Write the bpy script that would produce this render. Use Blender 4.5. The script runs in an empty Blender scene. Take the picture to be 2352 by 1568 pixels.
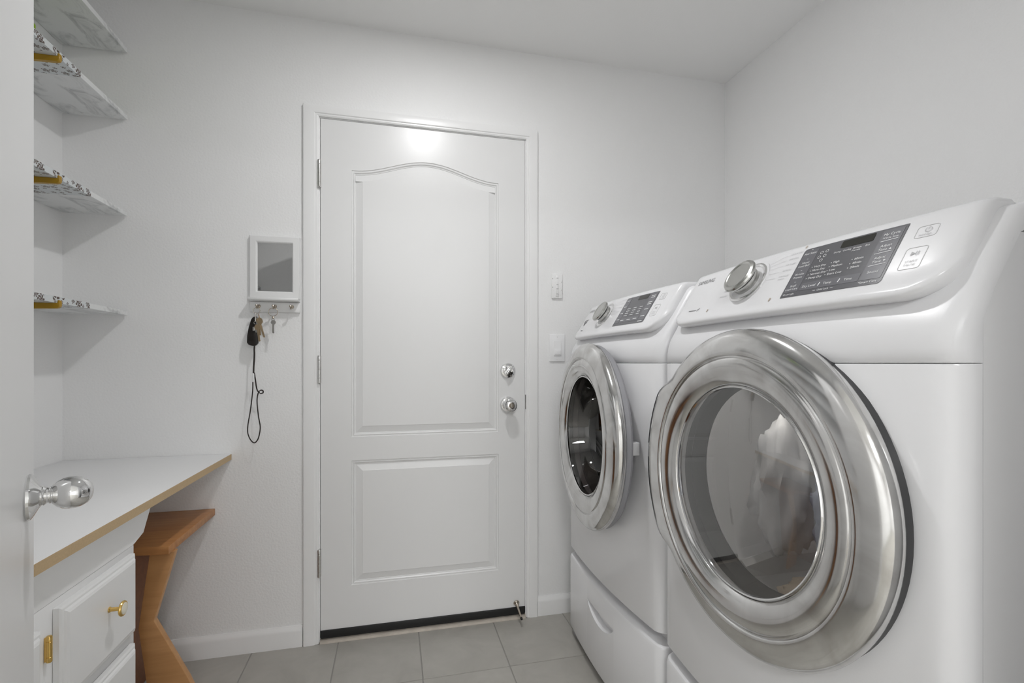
import bpy, bmesh, math, random
from mathutils import Vector, Matrix, Euler
random.seed(7)
S = bpy.context.scene
COL = S.collection
PI = math.pi

# ------------------------------------------------------------------ camera, world, exposure
cam_d = bpy.data.cameras.new('camera')
cam = bpy.data.objects.new('camera', cam_d); COL.objects.link(cam)
cam.location = (0, 0, 1.08)
cam.rotation_euler = (PI / 2, 0, -math.atan((1176 - 905) / 1117))
cam_d.sensor_width = 36
cam_d.lens = 36 * 1117 / 2352
cam_d.shift_y = (833 - 784) / 2352
cam_d.clip_start = 0.01
S.camera = cam
W = bpy.data.worlds.new('world'); S.world = W; W.use_nodes = True
W.node_tree.nodes['Background'].inputs[0].default_value = (0.02, 0.02, 0.02, 1)
S.view_settings.view_transform = 'Standard'
S.view_settings.look = 'None'
S.view_settings.gamma = 1
S.view_settings.use_curve_mapping = False
S.view_settings.exposure = -0.2
S.cycles.use_light_tree = False
S.cycles.max_bounces = 10
S.cycles.diffuse_bounces = 8
S.cycles.use_adaptive_sampling = True
S.cycles.adaptive_threshold = 0.02
S.cycles.glossy_bounces = 5
S.cycles.transparent_max_bounces = 8
# lamps of the place: a small downlight in the laundry room, a panel deep in the hall; the nearer hall panel is added fill
def area_light(name, shape, size, power, loc, col=(1, 1, 1)):
    d = bpy.data.lights.new(name, 'AREA'); d.shape = shape; d.size = size; d.energy = power; d.color = col
    o = bpy.data.objects.new(name, d); COL.objects.link(o); o.location = loc
    return o
area_light('downlight_lamp', 'DISK', 0.090, 9.8, (0.16, 1.20, 2.40 - 0.013))
area_light('hall_panel_lamp', 'SQUARE', 0.58, 62.0, (0.86, -3.20, 2.40 - 0.036), (0.985, 0.995, 1.0))
area_light('hall_fill_lamp', 'SQUARE', 0.58, 43.0, (-0.30, -1.75, 2.40 - 0.036), (0.985, 0.995, 1.0))  # unseen fill lamp, added to brighten the machine fronts and lower walls

# ------------------------------------------------------------------ materials
MAT = {}
def mat(name, col, rough=0.5, metal=0.0, spec=0.5, noise=0, nscale=20, bump=0, bscale=200, bdist=0.002, coat=0, emit=None, estr=0):
    m = bpy.data.materials.new(name); m.use_nodes = True
    nt = m.node_tree; b = nt.nodes['Principled BSDF']
    b.inputs['Base Color'].default_value = (*col, 1)
    b.inputs['Roughness'].default_value = rough
    b.inputs['Metallic'].default_value = metal
    b.inputs['Specular IOR Level'].default_value = spec
    if coat: b.inputs['Coat Weight'].default_value = coat; b.inputs['Coat Roughness'].default_value = 0.05
    if emit:
        b.inputs['Emission Color'].default_value = (*emit, 1); b.inputs['Emission Strength'].default_value = estr
    tc = None
    if noise or bump:
        tc = nt.nodes.new('ShaderNodeTexCoord')
    if noise:
        n = nt.nodes.new('ShaderNodeTexNoise'); n.inputs['Scale'].default_value = nscale; n.inputs['Detail'].default_value = 5
        nt.links.new(tc.outputs['Object'], n.inputs['Vector'])
        r = nt.nodes.new('ShaderNodeValToRGB')
        r.color_ramp.elements[0].position = 0.3; r.color_ramp.elements[1].position = 0.7
        r.color_ramp.elements[0].color = (*[c * (1 - noise) for c in col], 1)
        r.color_ramp.elements[1].color = (*[min(1, c * (1 + noise)) for c in col], 1)
        nt.links.new(n.outputs['Fac'], r.inputs['Fac']); nt.links.new(r.outputs['Color'], b.inputs['Base Color'])
    if bump:
        n2 = nt.nodes.new('ShaderNodeTexNoise'); n2.inputs['Scale'].default_value = bscale; n2.inputs['Detail'].default_value = 2
        nt.links.new(tc.outputs['Object'], n2.inputs['Vector'])
        bp = nt.nodes.new('ShaderNodeBump'); bp.inputs['Strength'].default_value = bump; bp.inputs['Distance'].default_value = bdist
        nt.links.new(n2.outputs['Fac'], bp.inputs['Height']); nt.links.new(bp.outputs['Normal'], b.inputs['Normal'])
    MAT[name] = m
    return m

mat('wall_paint', (0.885, 0.885, 0.885), 0.45, spec=0.35, bump=0.35, bscale=130, bdist=0.003)
mat('ceiling_paint', (0.885, 0.885, 0.88), 0.8, spec=0.2, bump=0.2, bscale=140, bdist=0.002)
mat('trim_paint', (0.87, 0.87, 0.87), 0.3)
mat('door_paint', (0.80, 0.80, 0.80), 0.31, bump=0.06, bscale=350, bdist=0.001)
mat('leaf_paint', (0.87, 0.87, 0.87), 0.3)
mat('cabinet_paint', (0.86, 0.86, 0.86), 0.3)
mat('laminate', (0.92, 0.92, 0.925), 0.35)
mat('fibreboard_edge', (0.56, 0.41, 0.24), 0.7, noise=0.05, nscale=250)
mat('grout', (0.32, 0.31, 0.29), 0.9)
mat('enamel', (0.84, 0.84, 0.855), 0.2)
mat('plastic_white', (0.80, 0.80, 0.815), 0.33)
mat('plastic_gloss', (0.80, 0.80, 0.815), 0.2)
mat('key_outline', (0.62, 0.62, 0.63), 0.5)
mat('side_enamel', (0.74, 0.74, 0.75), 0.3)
mat('chrome', (0.78, 0.78, 0.78), 0.06, metal=1)
mat('steel', (0.72, 0.715, 0.70), 0.25, metal=1)
mat('nickel', (0.50, 0.44, 0.37), 0.25, metal=1)
mat('black_rubber', (0.012, 0.012, 0.012), 0.6)
mat('dark_plastic', (0.04, 0.04, 0.042), 0.35)
mat('grey_plastic', (0.30, 0.30, 0.32), 0.4)
mat('brass', (0.75, 0.50, 0.16), 0.22, metal=1)
mat('ivory', (0.80, 0.77, 0.66), 0.25)
mat('mirror_glass', (0.95, 0.95, 0.945), 0.02, metal=1)
mat('frame_white', (0.82, 0.82, 0.82), 0.35)
mat('bracket_gold', (0.42, 0.24, 0.010), 0.32, noise=0.06)
mat('lime_plastic', (0.33, 0.52, 0.03), 0.4)
mat('leather', (0.012, 0.008, 0.006), 0.35)
mat('ribbon', (0.016, 0.008, 0.006), 0.5)
mat('tag_white', (0.90, 0.90, 0.91), 0.4)
mat('key_brass', (0.55, 0.42, 0.27), 0.3, metal=1)
mat('key_nickel', (0.62, 0.60, 0.57), 0.25, metal=1)
mat('copper', (0.50, 0.30, 0.16), 0.3, metal=1)
mat('threshold', (0.52, 0.47, 0.41), 0.5, noise=0.1, nscale=30)
mat('dial_metal', (0.52, 0.52, 0.50), 0.22, metal=1)
mat('print_grey', (0.22, 0.22, 0.23), 0.6)
mat('print_pale', (0.52, 0.52, 0.53), 0.6)
mat('print_white', (0.85, 0.85, 0.86), 0.5)
mat('print_orange', (0.45, 0.37, 0.29), 0.6)
mat('panel_grey', (0.115, 0.115, 0.125), 0.2)
mat('panel_key', (0.15, 0.15, 0.165), 0.2)
mat('screen_dark', (0.022, 0.022, 0.018), 0.12)
mat('gasket', (0.06, 0.06, 0.06), 0.5)
mat('drum_dark', (0.035, 0.028, 0.024), 0.3, metal=0.3)
mat('drum_pale', (0.80, 0.80, 0.80), 0.4)
mat('holder', (0.85, 0.85, 0.84), 0.3)
mat('cloth_grey', (0.62, 0.62, 0.64), 0.9, noise=0.1, nscale=15)
mat('cloth_beige', (0.55, 0.47, 0.37), 0.9, noise=0.12, nscale=15)
mat('cloth_blue', (0.33, 0.35, 0.42), 0.9, noise=0.12, nscale=15)
mat('cloth_rose', (0.45, 0.24, 0.25), 0.9, noise=0.1, nscale=15)
mat('cloth_olive', (0.24, 0.23, 0.15), 0.9, noise=0.1, nscale=15)
mat('cloth_white', (0.80, 0.80, 0.80), 0.9, noise=0.06, nscale=15)
mat('sticker_blue', (0.45, 0.46, 0.48), 0.5)

def node_mat(name):
    m = bpy.data.materials.new(name); m.use_nodes = True
    MAT[name] = m
    return m, m.node_tree, m.node_tree.nodes['Principled BSDF']

# smoky silver door ring, marbled reflections imitated by noise in the colour
m, nt, b = node_mat('silver_painted_reflections')
b.inputs['Metallic'].default_value = 1.0
tc = nt.nodes.new('ShaderNodeTexCoord')
n = nt.nodes.new('ShaderNodeTexNoise'); n.inputs['Scale'].default_value = 9; n.inputs['Detail'].default_value = 6; n.inputs['Distortion'].default_value = 1.2
nt.links.new(tc.outputs['Object'], n.inputs['Vector'])
r = nt.nodes.new('ShaderNodeValToRGB')
r.color_ramp.elements[0].position = 0.32; r.color_ramp.elements[0].color = (0.57, 0.56, 0.55, 1)
r.color_ramp.elements[1].position = 0.62; r.color_ramp.elements[1].color = (0.76, 0.76, 0.755, 1)
nt.links.new(n.outputs['Fac'], r.inputs['Fac']); nt.links.new(r.outputs['Color'], b.inputs['Base Color'])
b.inputs['Roughness'].default_value = 0.13

# window glass: tinted pass-through plus a fresnel mirror
def glass(name, tint, base, ior=1.5):
    m, nt, b = node_mat(name)
    nt.nodes.remove(b)
    out = nt.nodes['Material Output']
    tr = nt.nodes.new('ShaderNodeBsdfTransparent'); tr.inputs['Color'].default_value = (*tint, 1)
    gl = nt.nodes.new('ShaderNodeBsdfGlossy'); gl.inputs['Roughness'].default_value = 0.015; gl.inputs['Color'].default_value = (0.95, 0.95, 0.95, 1)
    fr = nt.nodes.new('ShaderNodeFresnel'); fr.inputs['IOR'].default_value = ior
    ad = nt.nodes.new('ShaderNodeMath'); ad.operation = 'ADD'; ad.use_clamp = True; ad.inputs[1].default_value = base
    nt.links.new(fr.outputs[0], ad.inputs[0])
    mx = nt.nodes.new('ShaderNodeMixShader')
    nt.links.new(ad.outputs[0], mx.inputs[0]); nt.links.new(tr.outputs[0], mx.inputs[1]); nt.links.new(gl.outputs[0], mx.inputs[2])
    nt.links.new(mx.outputs[0], out.inputs['Surface'])
glass('glass_dryer', (0.95, 0.95, 0.95), 0.10)
glass('glass_washer', (0.50, 0.46, 0.43), 0.05)

# floor tile, clouded grey
m, nt, b = node_mat('floor_tile')
tc = nt.nodes.new('ShaderNodeTexCoord'); oi = nt.nodes.new('ShaderNodeObjectInfo')
ad = nt.nodes.new('ShaderNodeVectorMath'); ad.operation = 'ADD'
sc = nt.nodes.new('ShaderNodeVectorMath'); sc.operation = 'SCALE'; sc.inputs[0].default_value = (9, 7, 3)
nt.links.new(oi.outputs['Random'], sc.inputs['Scale']); nt.links.new(tc.outputs['Object'], ad.inputs[0]); nt.links.new(sc.outputs[0], ad.inputs[1])
n = nt.nodes.new('ShaderNodeTexNoise'); n.inputs['Scale'].default_value = 7; n.inputs['Detail'].default_value = 8; n.inputs['Roughness'].default_value = 0.6; n.inputs['Distortion'].default_value = 0.7
nt.links.new(ad.outputs[0], n.inputs['Vector'])
r = nt.nodes.new('ShaderNodeValToRGB')
r.color_ramp.elements[0].position = 0.3; r.color_ramp.elements[0].color = (0.37, 0.355, 0.325, 1)
r.color_ramp.elements[1].position = 0.72; r.color_ramp.elements[1].color = (0.45, 0.435, 0.40, 1)
nt.links.new(n.outputs['Fac'], r.inputs['Fac']); nt.links.new(r.outputs['Color'], b.inputs['Base Color'])
b.inputs['Roughness'].default_value = 0.42

# stained wood
def wood(name, c0, c1, rot=(0, 0, 0), rough=0.4):
    m, nt, b = node_mat(name)
    tc = nt.nodes.new('ShaderNodeTexCoord'); mp = nt.nodes.new('ShaderNodeMapping')
    mp.inputs['Rotation'].default_value = rot; mp.inputs['Scale'].default_value = (3, 40, 40)
    nt.links.new(tc.outputs['Object'], mp.inputs['Vector'])
    n = nt.nodes.new('ShaderNodeTexNoise'); n.inputs['Scale'].default_value = 1.4; n.inputs['Detail'].default_value = 6; n.inputs['Distortion'].default_value = 0.5
    nt.links.new(mp.outputs[0], n.inputs['Vector'])
    r = nt.nodes.new('ShaderNodeValToRGB')
    r.color_ramp.elements[0].position = 0.3; r.color_ramp.elements[0].color = (*c0, 1)
    r.color_ramp.elements[1].position = 0.7; r.color_ramp.elements[1].color = (*c1, 1)
    nt.links.new(n.outputs['Fac'], r.inputs['Fac']); nt.links.new(r.outputs['Color'], b.inputs['Base Color'])
    b.inputs['Roughness'].default_value = rough
wood('wood_board', (0.40, 0.17, 0.055), (0.52, 0.245, 0.085))
wood('wood_leg', (0.48, 0.245, 0.095), (0.58, 0.31, 0.13), rot=(0, PI / 2, 0))
wood('wood_dark', (0.22, 0.075, 0.022), (0.30, 0.11, 0.035), rot=(0, PI / 2, 0))

# marble-print shelf liner
m, nt, b = node_mat('marble_liner')
tc = nt.nodes.new('ShaderNodeTexCoord')
mp = nt.nodes.new('ShaderNodeMapping'); mp.inputs['Scale'].default_value = (1, 0.55, 1); mp.inputs['Rotation'].default_value = (0, 0, 0.5)
nt.links.new(tc.outputs['Object'], mp.inputs['Vector'])
n = nt.nodes.new('ShaderNodeTexNoise'); n.inputs['Scale'].default_value = 16; n.inputs['Detail'].default_value = 8; n.inputs['Roughness'].default_value = 0.62; n.inputs['Distortion'].default_value = 1.3
nt.links.new(mp.outputs[0], n.inputs['Vector'])
r = nt.nodes.new('ShaderNodeValToRGB')
r.color_ramp.elements[0].position = 0.36; r.color_ramp.elements[0].color = (0.50, 0.51, 0.515, 1)
r.color_ramp.elements[1].position = 0.52; r.color_ramp.elements[1].color = (0.78, 0.79, 0.79, 1)
e = r.color_ramp.elements.new(0.44); e.color = (0.68, 0.69, 0.69, 1)
nt.links.new(n.outputs['Fac'], r.inputs['Fac']); nt.links.new(r.outputs['Color'], b.inputs['Base Color'])
b.inputs['Roughness'].default_value = 0.35

# floral-print shelf liner: brown blossoms and leaf strokes on pale blue-white
m, nt, b = node_mat('floral_liner')
L = nt.links.new
def MN(op, *ins):
    q = nt.nodes.new('ShaderNodeMath'); q.operation = op
    for i, v in enumerate(ins):
        if isinstance(v, (int, float)): q.inputs[i].default_value = v
        else: L(v, q.inputs[i])
    return q.outputs[0]
tc = nt.nodes.new('ShaderNodeTexCoord')
def blossom(scale, petals, size, off, spread):
    mp = nt.nodes.new('ShaderNodeMapping'); mp.inputs['Scale'].default_value = (scale,) * 3; mp.inputs['Location'].default_value = off
    L(tc.outputs['Object'], mp.inputs['Vector'])
    s3 = nt.nodes.new('ShaderNodeSeparateXYZ'); L(mp.outputs[0], s3.inputs[0])
    c3 = nt.nodes.new('ShaderNodeCombineXYZ'); L(MN('ADD', s3.outputs['X'], s3.outputs['Z']), c3.inputs['X']); L(s3.outputs['Y'], c3.inputs['Y'])
    v = nt.nodes.new('ShaderNodeTexVoronoi'); v.voronoi_dimensions = '2D'; v.inputs['Scale'].default_value = 1; v.inputs['Randomness'].default_value = spread
    L(c3.outputs[0], v.inputs['Vector'])
    sb = nt.nodes.new('ShaderNodeVectorMath'); sb.operation = 'SUBTRACT'; L(c3.outputs[0], sb.inputs[0]); L(v.outputs['Position'], sb.inputs[1])
    sp = nt.nodes.new('ShaderNodeSeparateXYZ'); L(sb.outputs[0], sp.inputs[0])
    th = MN('ARCTAN2', sp.outputs['Y'], sp.outputs['X'])
    rr = v.outputs['Distance']
    pet = MN('POWER', MN('ABSOLUTE', MN('COSINE', MN('MULTIPLY', th, petals / 2))), 0.6)
    cs = nt.nodes.new('ShaderNodeSeparateColor'); L(v.outputs['Color'], cs.inputs[0])
    sz = MN('MULTIPLY', MN('ADD', MN('MULTIPLY', cs.outputs[0], 0.7), 0.3), size)
    lim = MN('MULTIPLY', MN('ADD', MN('MULTIPLY', pet, 0.75), 0.25), sz)
    inside = MN('LESS_THAN', rr, lim)
    stripe = MN('GREATER_THAN', MN('SINE', MN('ADD', MN('MULTIPLY', rr, 40), MN('MULTIPLY', th, 3.0))), -0.6)
    keep = MN('GREATER_THAN', cs.outputs[1], 0.22)
    return MN('MULTIPLY', MN('MULTIPLY', inside, stripe), keep)
big = blossom(17, 7, 0.55, (0.3, 0.1, 0.45), 0.9)
small = blossom(42, 5, 0.50, (0.7, 0.2, 0.1), 1.0)
msk = MN('MAXIMUM', big, small)
mix = nt.nodes.new('ShaderNodeMix'); mix.data_type = 'RGBA'
L(msk, mix.inputs['Factor'])
mix.inputs['A'].default_value = (0.66, 0.69, 0.70, 1)
mix.inputs['B'].default_value = (0.085, 0.050, 0.036, 1)
L(mix.outputs['Result'], b.inputs['Base Color']); b.inputs['Roughness'].default_value = 0.35

# ------------------------------------------------------------------ mesh helpers
def link_mesh(name, me, material=None, parent=None, smooth=False, angle=35, props=None):
    if material: me.materials.append(MAT[material])
    if smooth:
        for p in me.polygons: p.use_smooth = True
        me.set_sharp_from_angle(angle=math.radians(angle))
    o = bpy.data.objects.new(name, me); COL.objects.link(o)
    if parent: o.parent = parent
    if props:
        for k, v in props.items(): o[k] = v
    return o

def from_bm(name, bm, material, parent=None, smooth=False, angle=35, recalc=True):
    if recalc: bmesh.ops.recalc_face_normals(bm, faces=bm.faces)
    me = bpy.data.meshes.new(name); bm.to_mesh(me); bm.free()
    return link_mesh(name, me, material, parent, smooth, angle)

def thing(name, label, cat, loc=(0, 0, 0), group=None, kind=None):
    o = bpy.data.objects.new(name, None); COL.objects.link(o); o.location = loc; o.empty_display_size = 0.05
    if kind: o['kind'] = kind
    if label: o['label'] = label
    if cat: o['category'] = cat
    if group: o['group'] = group
    return o
def tag(o, label, cat=None, group=None, kind=None):
    o['label'] = label
    if cat: o['category'] = cat
    if group: o['group'] = group
    if kind: o['kind'] = kind
    return o

def bm_box(bm, x0, x1, y0, y1, z0, z1):
    v = [bm.verts.new(p) for p in [(x0, y0, z0), (x1, y0, z0), (x1, y1, z0), (x0, y1, z0), (x0, y0, z1), (x1, y0, z1), (x1, y1, z1), (x0, y1, z1)]]
    for f in [(0, 3, 2, 1), (4, 5, 6, 7), (0, 1, 5, 4), (1, 2, 6, 5), (2, 3, 7, 6), (3, 0, 4, 7)]:
        bm.faces.new([v[i] for i in f])

def box(name, x0, x1, y0, y1, z0, z1, material, parent=None, bev=0.0, seg=2):
    bm = bmesh.new(); bm_box(bm, x0, x1, y0, y1, z0, z1)
    if bev: bmesh.ops.bevel(bm, geom=bm.edges[:], offset=bev, segments=seg, profile=0.5, affect='EDGES')
    return from_bm(name, bm, material, parent, smooth=bool(bev), angle=50)

def prism(name, pts, axis, a0, a1, material, parent=None, bev=0.0, seg=2):
    """extrude polygon pts (2-d) along axis between a0 and a1"""
    def P(p, a):
        if axis == 'x': return (a, p[0], p[1])
        if axis == 'y': return (p[0], a, p[1])
        return (p[0], p[1], a)
    bm = bmesh.new()
    A = [bm.verts.new(P(p, a0)) for p in pts]; B = [bm.verts.new(P(p, a1)) for p in pts]
    bm.faces.new(A); bm.faces.new(B[::-1]); n = len(pts)
    for i in range(n): bm.faces.new([A[i], B[i], B[(i + 1) % n], A[(i + 1) % n]])
    bmesh.ops.recalc_face_normals(bm, faces=bm.faces)
    if bev: bmesh.ops.bevel(bm, geom=[e for e in bm.edges], offset=bev, segments=seg, profile=0.5, affect='EDGES', clamp_overlap=True)
    return from_bm(name, bm, material, parent, smooth=True, angle=40)

def lathe_bm(bm, prof, origin, axis, seg=48, fn=None, close=False):
    """prof: list of (r, h); revolves about axis through origin, h along axis"""
    ax = Vector(axis).normalized(); o = Vector(origin)
    up = Vector((0, 0, 1)) if abs(ax.z) < 0.9 else Vector((0, 1, 0))
    u = up.cross(ax).normalized(); v = ax.cross(u)
    rows = []
    for (r_, h) in prof:
        if r_ < 1e-6: rows.append([bm.verts.new(o + ax * h)])
        else:
            row = []
            for k in range(seg):
                a = 2 * PI * k / seg
                rr, hh = (r_, h) if fn is None else fn(r_, h, a)
                row.append(bm.verts.new(o + ax * hh + (u * math.cos(a) + v * math.sin(a)) * rr))
            rows.append(row)
    pairs = list(zip(rows[:-1], rows[1:]))
    if close: pairs.append((rows[-1], rows[0]))
    for A, B in pairs:
        for k in range(seg):
            k2 = (k + 1) % seg
            if len(A) == 1 and len(B) == 1: continue
            if len(A) == 1: bm.faces.new([A[0], B[k2], B[k]])
            elif len(B) == 1: bm.faces.new([A[k], A[k2], B[0]])
            else: bm.faces.new([A[k], A[k2], B[k2], B[k]])

def lathe(name, prof, origin, axis, material, parent=None, seg=48, fn=None, close=False, angle=35):
    bm = bmesh.new(); lathe_bm(bm, prof, origin, axis, seg, fn, close)
    return from_bm(name, bm, material, parent, smooth=True, angle=angle)

def bm_tube(bm, path, rad, seg=8, closed=False, flat=None):
    P = [Vector(p) for p in path]; n = len(P); rows = []
    prev = None
    for i in range(n):
        if closed: t = P[(i + 1) % n] - P[i - 1]
        else: t = P[min(i + 1, n - 1)] - P[max(i - 1, 0)]
        t.normalize()
        ref = prev if prev is not None else (Vector((0, 1, 0)) if abs(t.y) < 0.9 else Vector((1, 0, 0)))
        a = (ref - t * ref.dot(t)).normalized(); b_ = t.cross(a); prev = a
        r1, r2 = (rad, rad) if flat is None else flat
        rows.append([bm.verts.new(P[i] + a * (r1 * math.cos(2 * PI * k / seg)) + b_ * (r2 * math.sin(2 * PI * k / seg))) for k in range(seg)])
    rng = range(n if closed else n - 1)
    for i in rng:
        A, B = rows[i], rows[(i + 1) % n]
        for k in range(seg):
            bm.faces.new([A[k], A[(k + 1) % seg], B[(k + 1) % seg], B[k]])
    if not closed:
        bm.faces.new(rows[0][::-1]); bm.faces.new(rows[-1])

def face_out(o, d):
    d = Vector(d)
    if sum((p.normal.dot(d) * p.area for p in o.data.polygons)) < 0: o.data.flip_normals()
    return o

def tube(name, path, rad, material, parent=None, seg=8, closed=False, flat=None):
    bm = bmesh.new(); bm_tube(bm, path, rad, seg, closed, flat)
    return from_bm(name, bm, material, parent, smooth=True, angle=60)

def smooth_path(pts, n=6):
    """Catmull-Rom through pts"""
    P = [Vector(p) for p in pts]; out = []
    for i in range(len(P) - 1):
        p0, p1, p2, p3 = P[max(i - 1, 0)], P[i], P[i + 1], P[min(i + 2, len(P) - 1)]
        for k in range(n):
            t = k / n
            out.append(0.5 * ((2 * p1) + (p2 - p0) * t + (2 * p0 - 5 * p1 + 4 * p2 - p3) * t * t + (3 * p1 - p0 - 3 * p2 + p3) * t ** 3))
    out.append(P[-1])
    return out

def cut(o, bm):
    """boolean difference with the closed shape in bm"""
    bmesh.ops.recalc_face_normals(bm, faces=bm.faces)
    me = bpy.data.meshes.new('cutter'); bm.to_mesh(me); bm.free()
    c = bpy.data.objects.new('cutter', me); COL.objects.link(c); c.parent = o.parent
    md = o.modifiers.new('cut', 'BOOLEAN'); md.object = c; md.operation = 'DIFFERENCE'; md.solver = 'EXACT'
    bpy.context.view_layer.update()
    dg = bpy.context.evaluated_depsgraph_get()
    new = bpy.data.meshes.new_from_object(o.evaluated_get(dg))
    o.modifiers.remove(md); old = o.data; o.data = new
    bpy.data.objects.remove(c); bpy.data.meshes.remove(me); bpy.data.meshes.remove(old)
    for p in o.data.polygons: p.use_smooth = True
    o.data.set_sharp_from_angle(angle=math.radians(35))
    return o

def text_verts(txt, size, align='LEFT'):
    cu = bpy.data.curves.new('t', 'FONT'); cu.body = txt; cu.size = size; cu.align_x = align; cu.align_y = 'CENTER'; cu.resolution_u = 2
    ob = bpy.data.objects.new('t', cu)
    me = bpy.data.meshes.new_from_object(ob)
    vs = [tuple(v.co) for v in me.vertices]; fs = [tuple(p.vertices) for p in me.polygons]
    bpy.data.objects.remove(ob); bpy.data.curves.remove(cu); bpy.data.meshes.remove(me)
    return vs, fs

# ------------------------------------------------------------------ the room
XL, XR, YF, YN, H = -1.114, 1.523, 2.0, 0.19, 2.40
DX0, DX1, DZ = -0.281, 0.546, 2.028          # door opening in the far wall
T = 0.12
def struct(name, boxes, material, label):
    bm = bmesh.new()
    for b_ in boxes: bm_box(bm, *b_)
    return tag(from_bm(name, bm, material), label, kind='structure')
struct('wall_far', [(XL - T, DX0, YF, YF + T, 0, H), (DX1, XR + T, YF, YF + T, 0, H), (DX0, DX1, YF, YF + T, DZ, H)], 'wall_paint', 'white textured wall around the closed panelled door')
struct('wall_left', [(XL - T, XL, 0.07, YF, 0, H)], 'wall_paint', 'white textured wall behind the shelves and counter')
struct('wall_right', [(XR, XR + T, 0.07, YF, 0, H)], 'wall_paint', 'white wall behind the two laundry machines')
NX0, NX1, NZ = -0.225, 0.60, 2.05            # doorway in the near wall, where the camera looks in
struct('wall_near', [(XL - T, NX0, 0.07, YN, 0, H), (NX1, XR + T, 0.07, YN, 0, H), (NX0, NX1, 0.07, YN, NZ, H)], 'wall_paint', 'white wall with the open doorway')
struct('ceiling', [(XL - T, XR + T, 0.07, YF + T, H, H + 0.1)], 'ceiling_paint', 'flat white ceiling of the laundry room')
# hall behind the doorway
HX0, HX1, HY0 = -1.6, 2.2, -4.2
struct('wall_hall_left', [(HX0 - T, HX0, HY0, 0.07, 0, H)], 'wall_paint', 'white wall on the left of the hall')
struct('wall_hall_right', [(HX1, HX1 + T, HY0, 0.07, 0, H)], 'wall_paint', 'white wall on the right of the hall')
struct('wall_hall_end', [(HX0 - T, HX1 + T, HY0 - T, HY0, 0, H)], 'wall_paint', 'white wall at the end of the hall')
struct('wall_hall_near', [(HX0, XL - T, 0.07, YN, 0, H), (XR + T, HX1, 0.07, YN, 0, H)], 'wall_paint', 'white wall beside the laundry room')
struct('ceiling_hall', [(HX0 - T, HX1 + T, HY0 - T, 0.07, H, H + 0.1)], 'ceiling_paint', 'white ceiling of the hall')
struct('floor_hall', [(HX0 - T, HX1 + T, HY0 - T, 0.07, -0.05, 0)], 'floor_tile', 'grey floor of the hall')

floor = struct('floor', [(XL - T, XR + T, 0.07, YF + T, -0.06, -0.0025)], 'grout', 'grey square-tiled floor of the laundry room')
TS, GAP = 0.305, 0.003
xs, x = [], 0.096 - 5 * TS
while x < XR + TS: xs.append(x); x += TS
ys, y = [], 1.685 + TS
while y > -0.1 - TS: ys.append(y); y -= TS
ys = sorted(ys)
tile_mesh = {}
for i in range(len(xs) - 1):
    for j in range(len(ys) - 1 + 1):
        x0, x1 = max(xs[i], XL) + GAP / 2, min(xs[i + 1], XR) - GAP / 2
        ya = ys[j]; yb = ys[j + 1] if j + 1 < len(ys) else ys[j] + TS
        y0, y1 = max(ya, 0.075) + GAP / 2, min(yb, YF - 0.001) - GAP / 2
        if x1 - x0 < 0.02 or y1 - y0 < 0.02: continue
        key = (round(x1 - x0, 4), round(y1 - y0, 4))
        if key not in tile_mesh:
            bm = bmesh.new(); w, d = key
            top = [bm.verts.new(p) for p in [(0.001, 0.001, 0), (w - 0.001, 0.001, 0), (w - 0.001, d - 0.001, 0), (0.001, d - 0.001, 0)]]
            bot = [bm.verts.new(p) for p in [(0, 0, -0.004), (w, 0, -0.004), (w, d, -0.004), (0, d, -0.004)]]
            bm.faces.new(top)
            for k in range(4): bm.faces.new([bot[k], bot[(k + 1) % 4], top[(k + 1) % 4], top[k]])
            me = bpy.data.meshes.new('tile'); bmesh.ops.recalc_face_normals(bm, faces=bm.faces); bm.to_mesh(me); bm.free()
            me.materials.append(MAT['floor_tile']); tile_mesh[key] = me
        o = bpy.data.objects.new('tile', tile_mesh[key]); COL.objects.link(o); o.parent = floor; o.location = (x0, y0, 0)

# baseboards: profile with a bevelled cap
def baseboard(name, x0, x1, label):
    pts = [(YF - 0.0005, 0), (YF - 0.013, 0), (YF - 0.013, 0.058), (YF - 0.011, 0.066), (YF - 0.006, 0.074), (YF - 0.004, 0.079), (YF - 0.0005, 0.079)]
    o = prism(name, pts, 'x', x0, x1, 'trim_paint')
    return tag(o, label, kind='structure')
baseboard('baseboard_left', XL + 0.002, -0.339, 'white baseboard left of the door')
baseboard('baseboard_right', 0.596, XR - 0.002, 'white baseboard right of the door')

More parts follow.
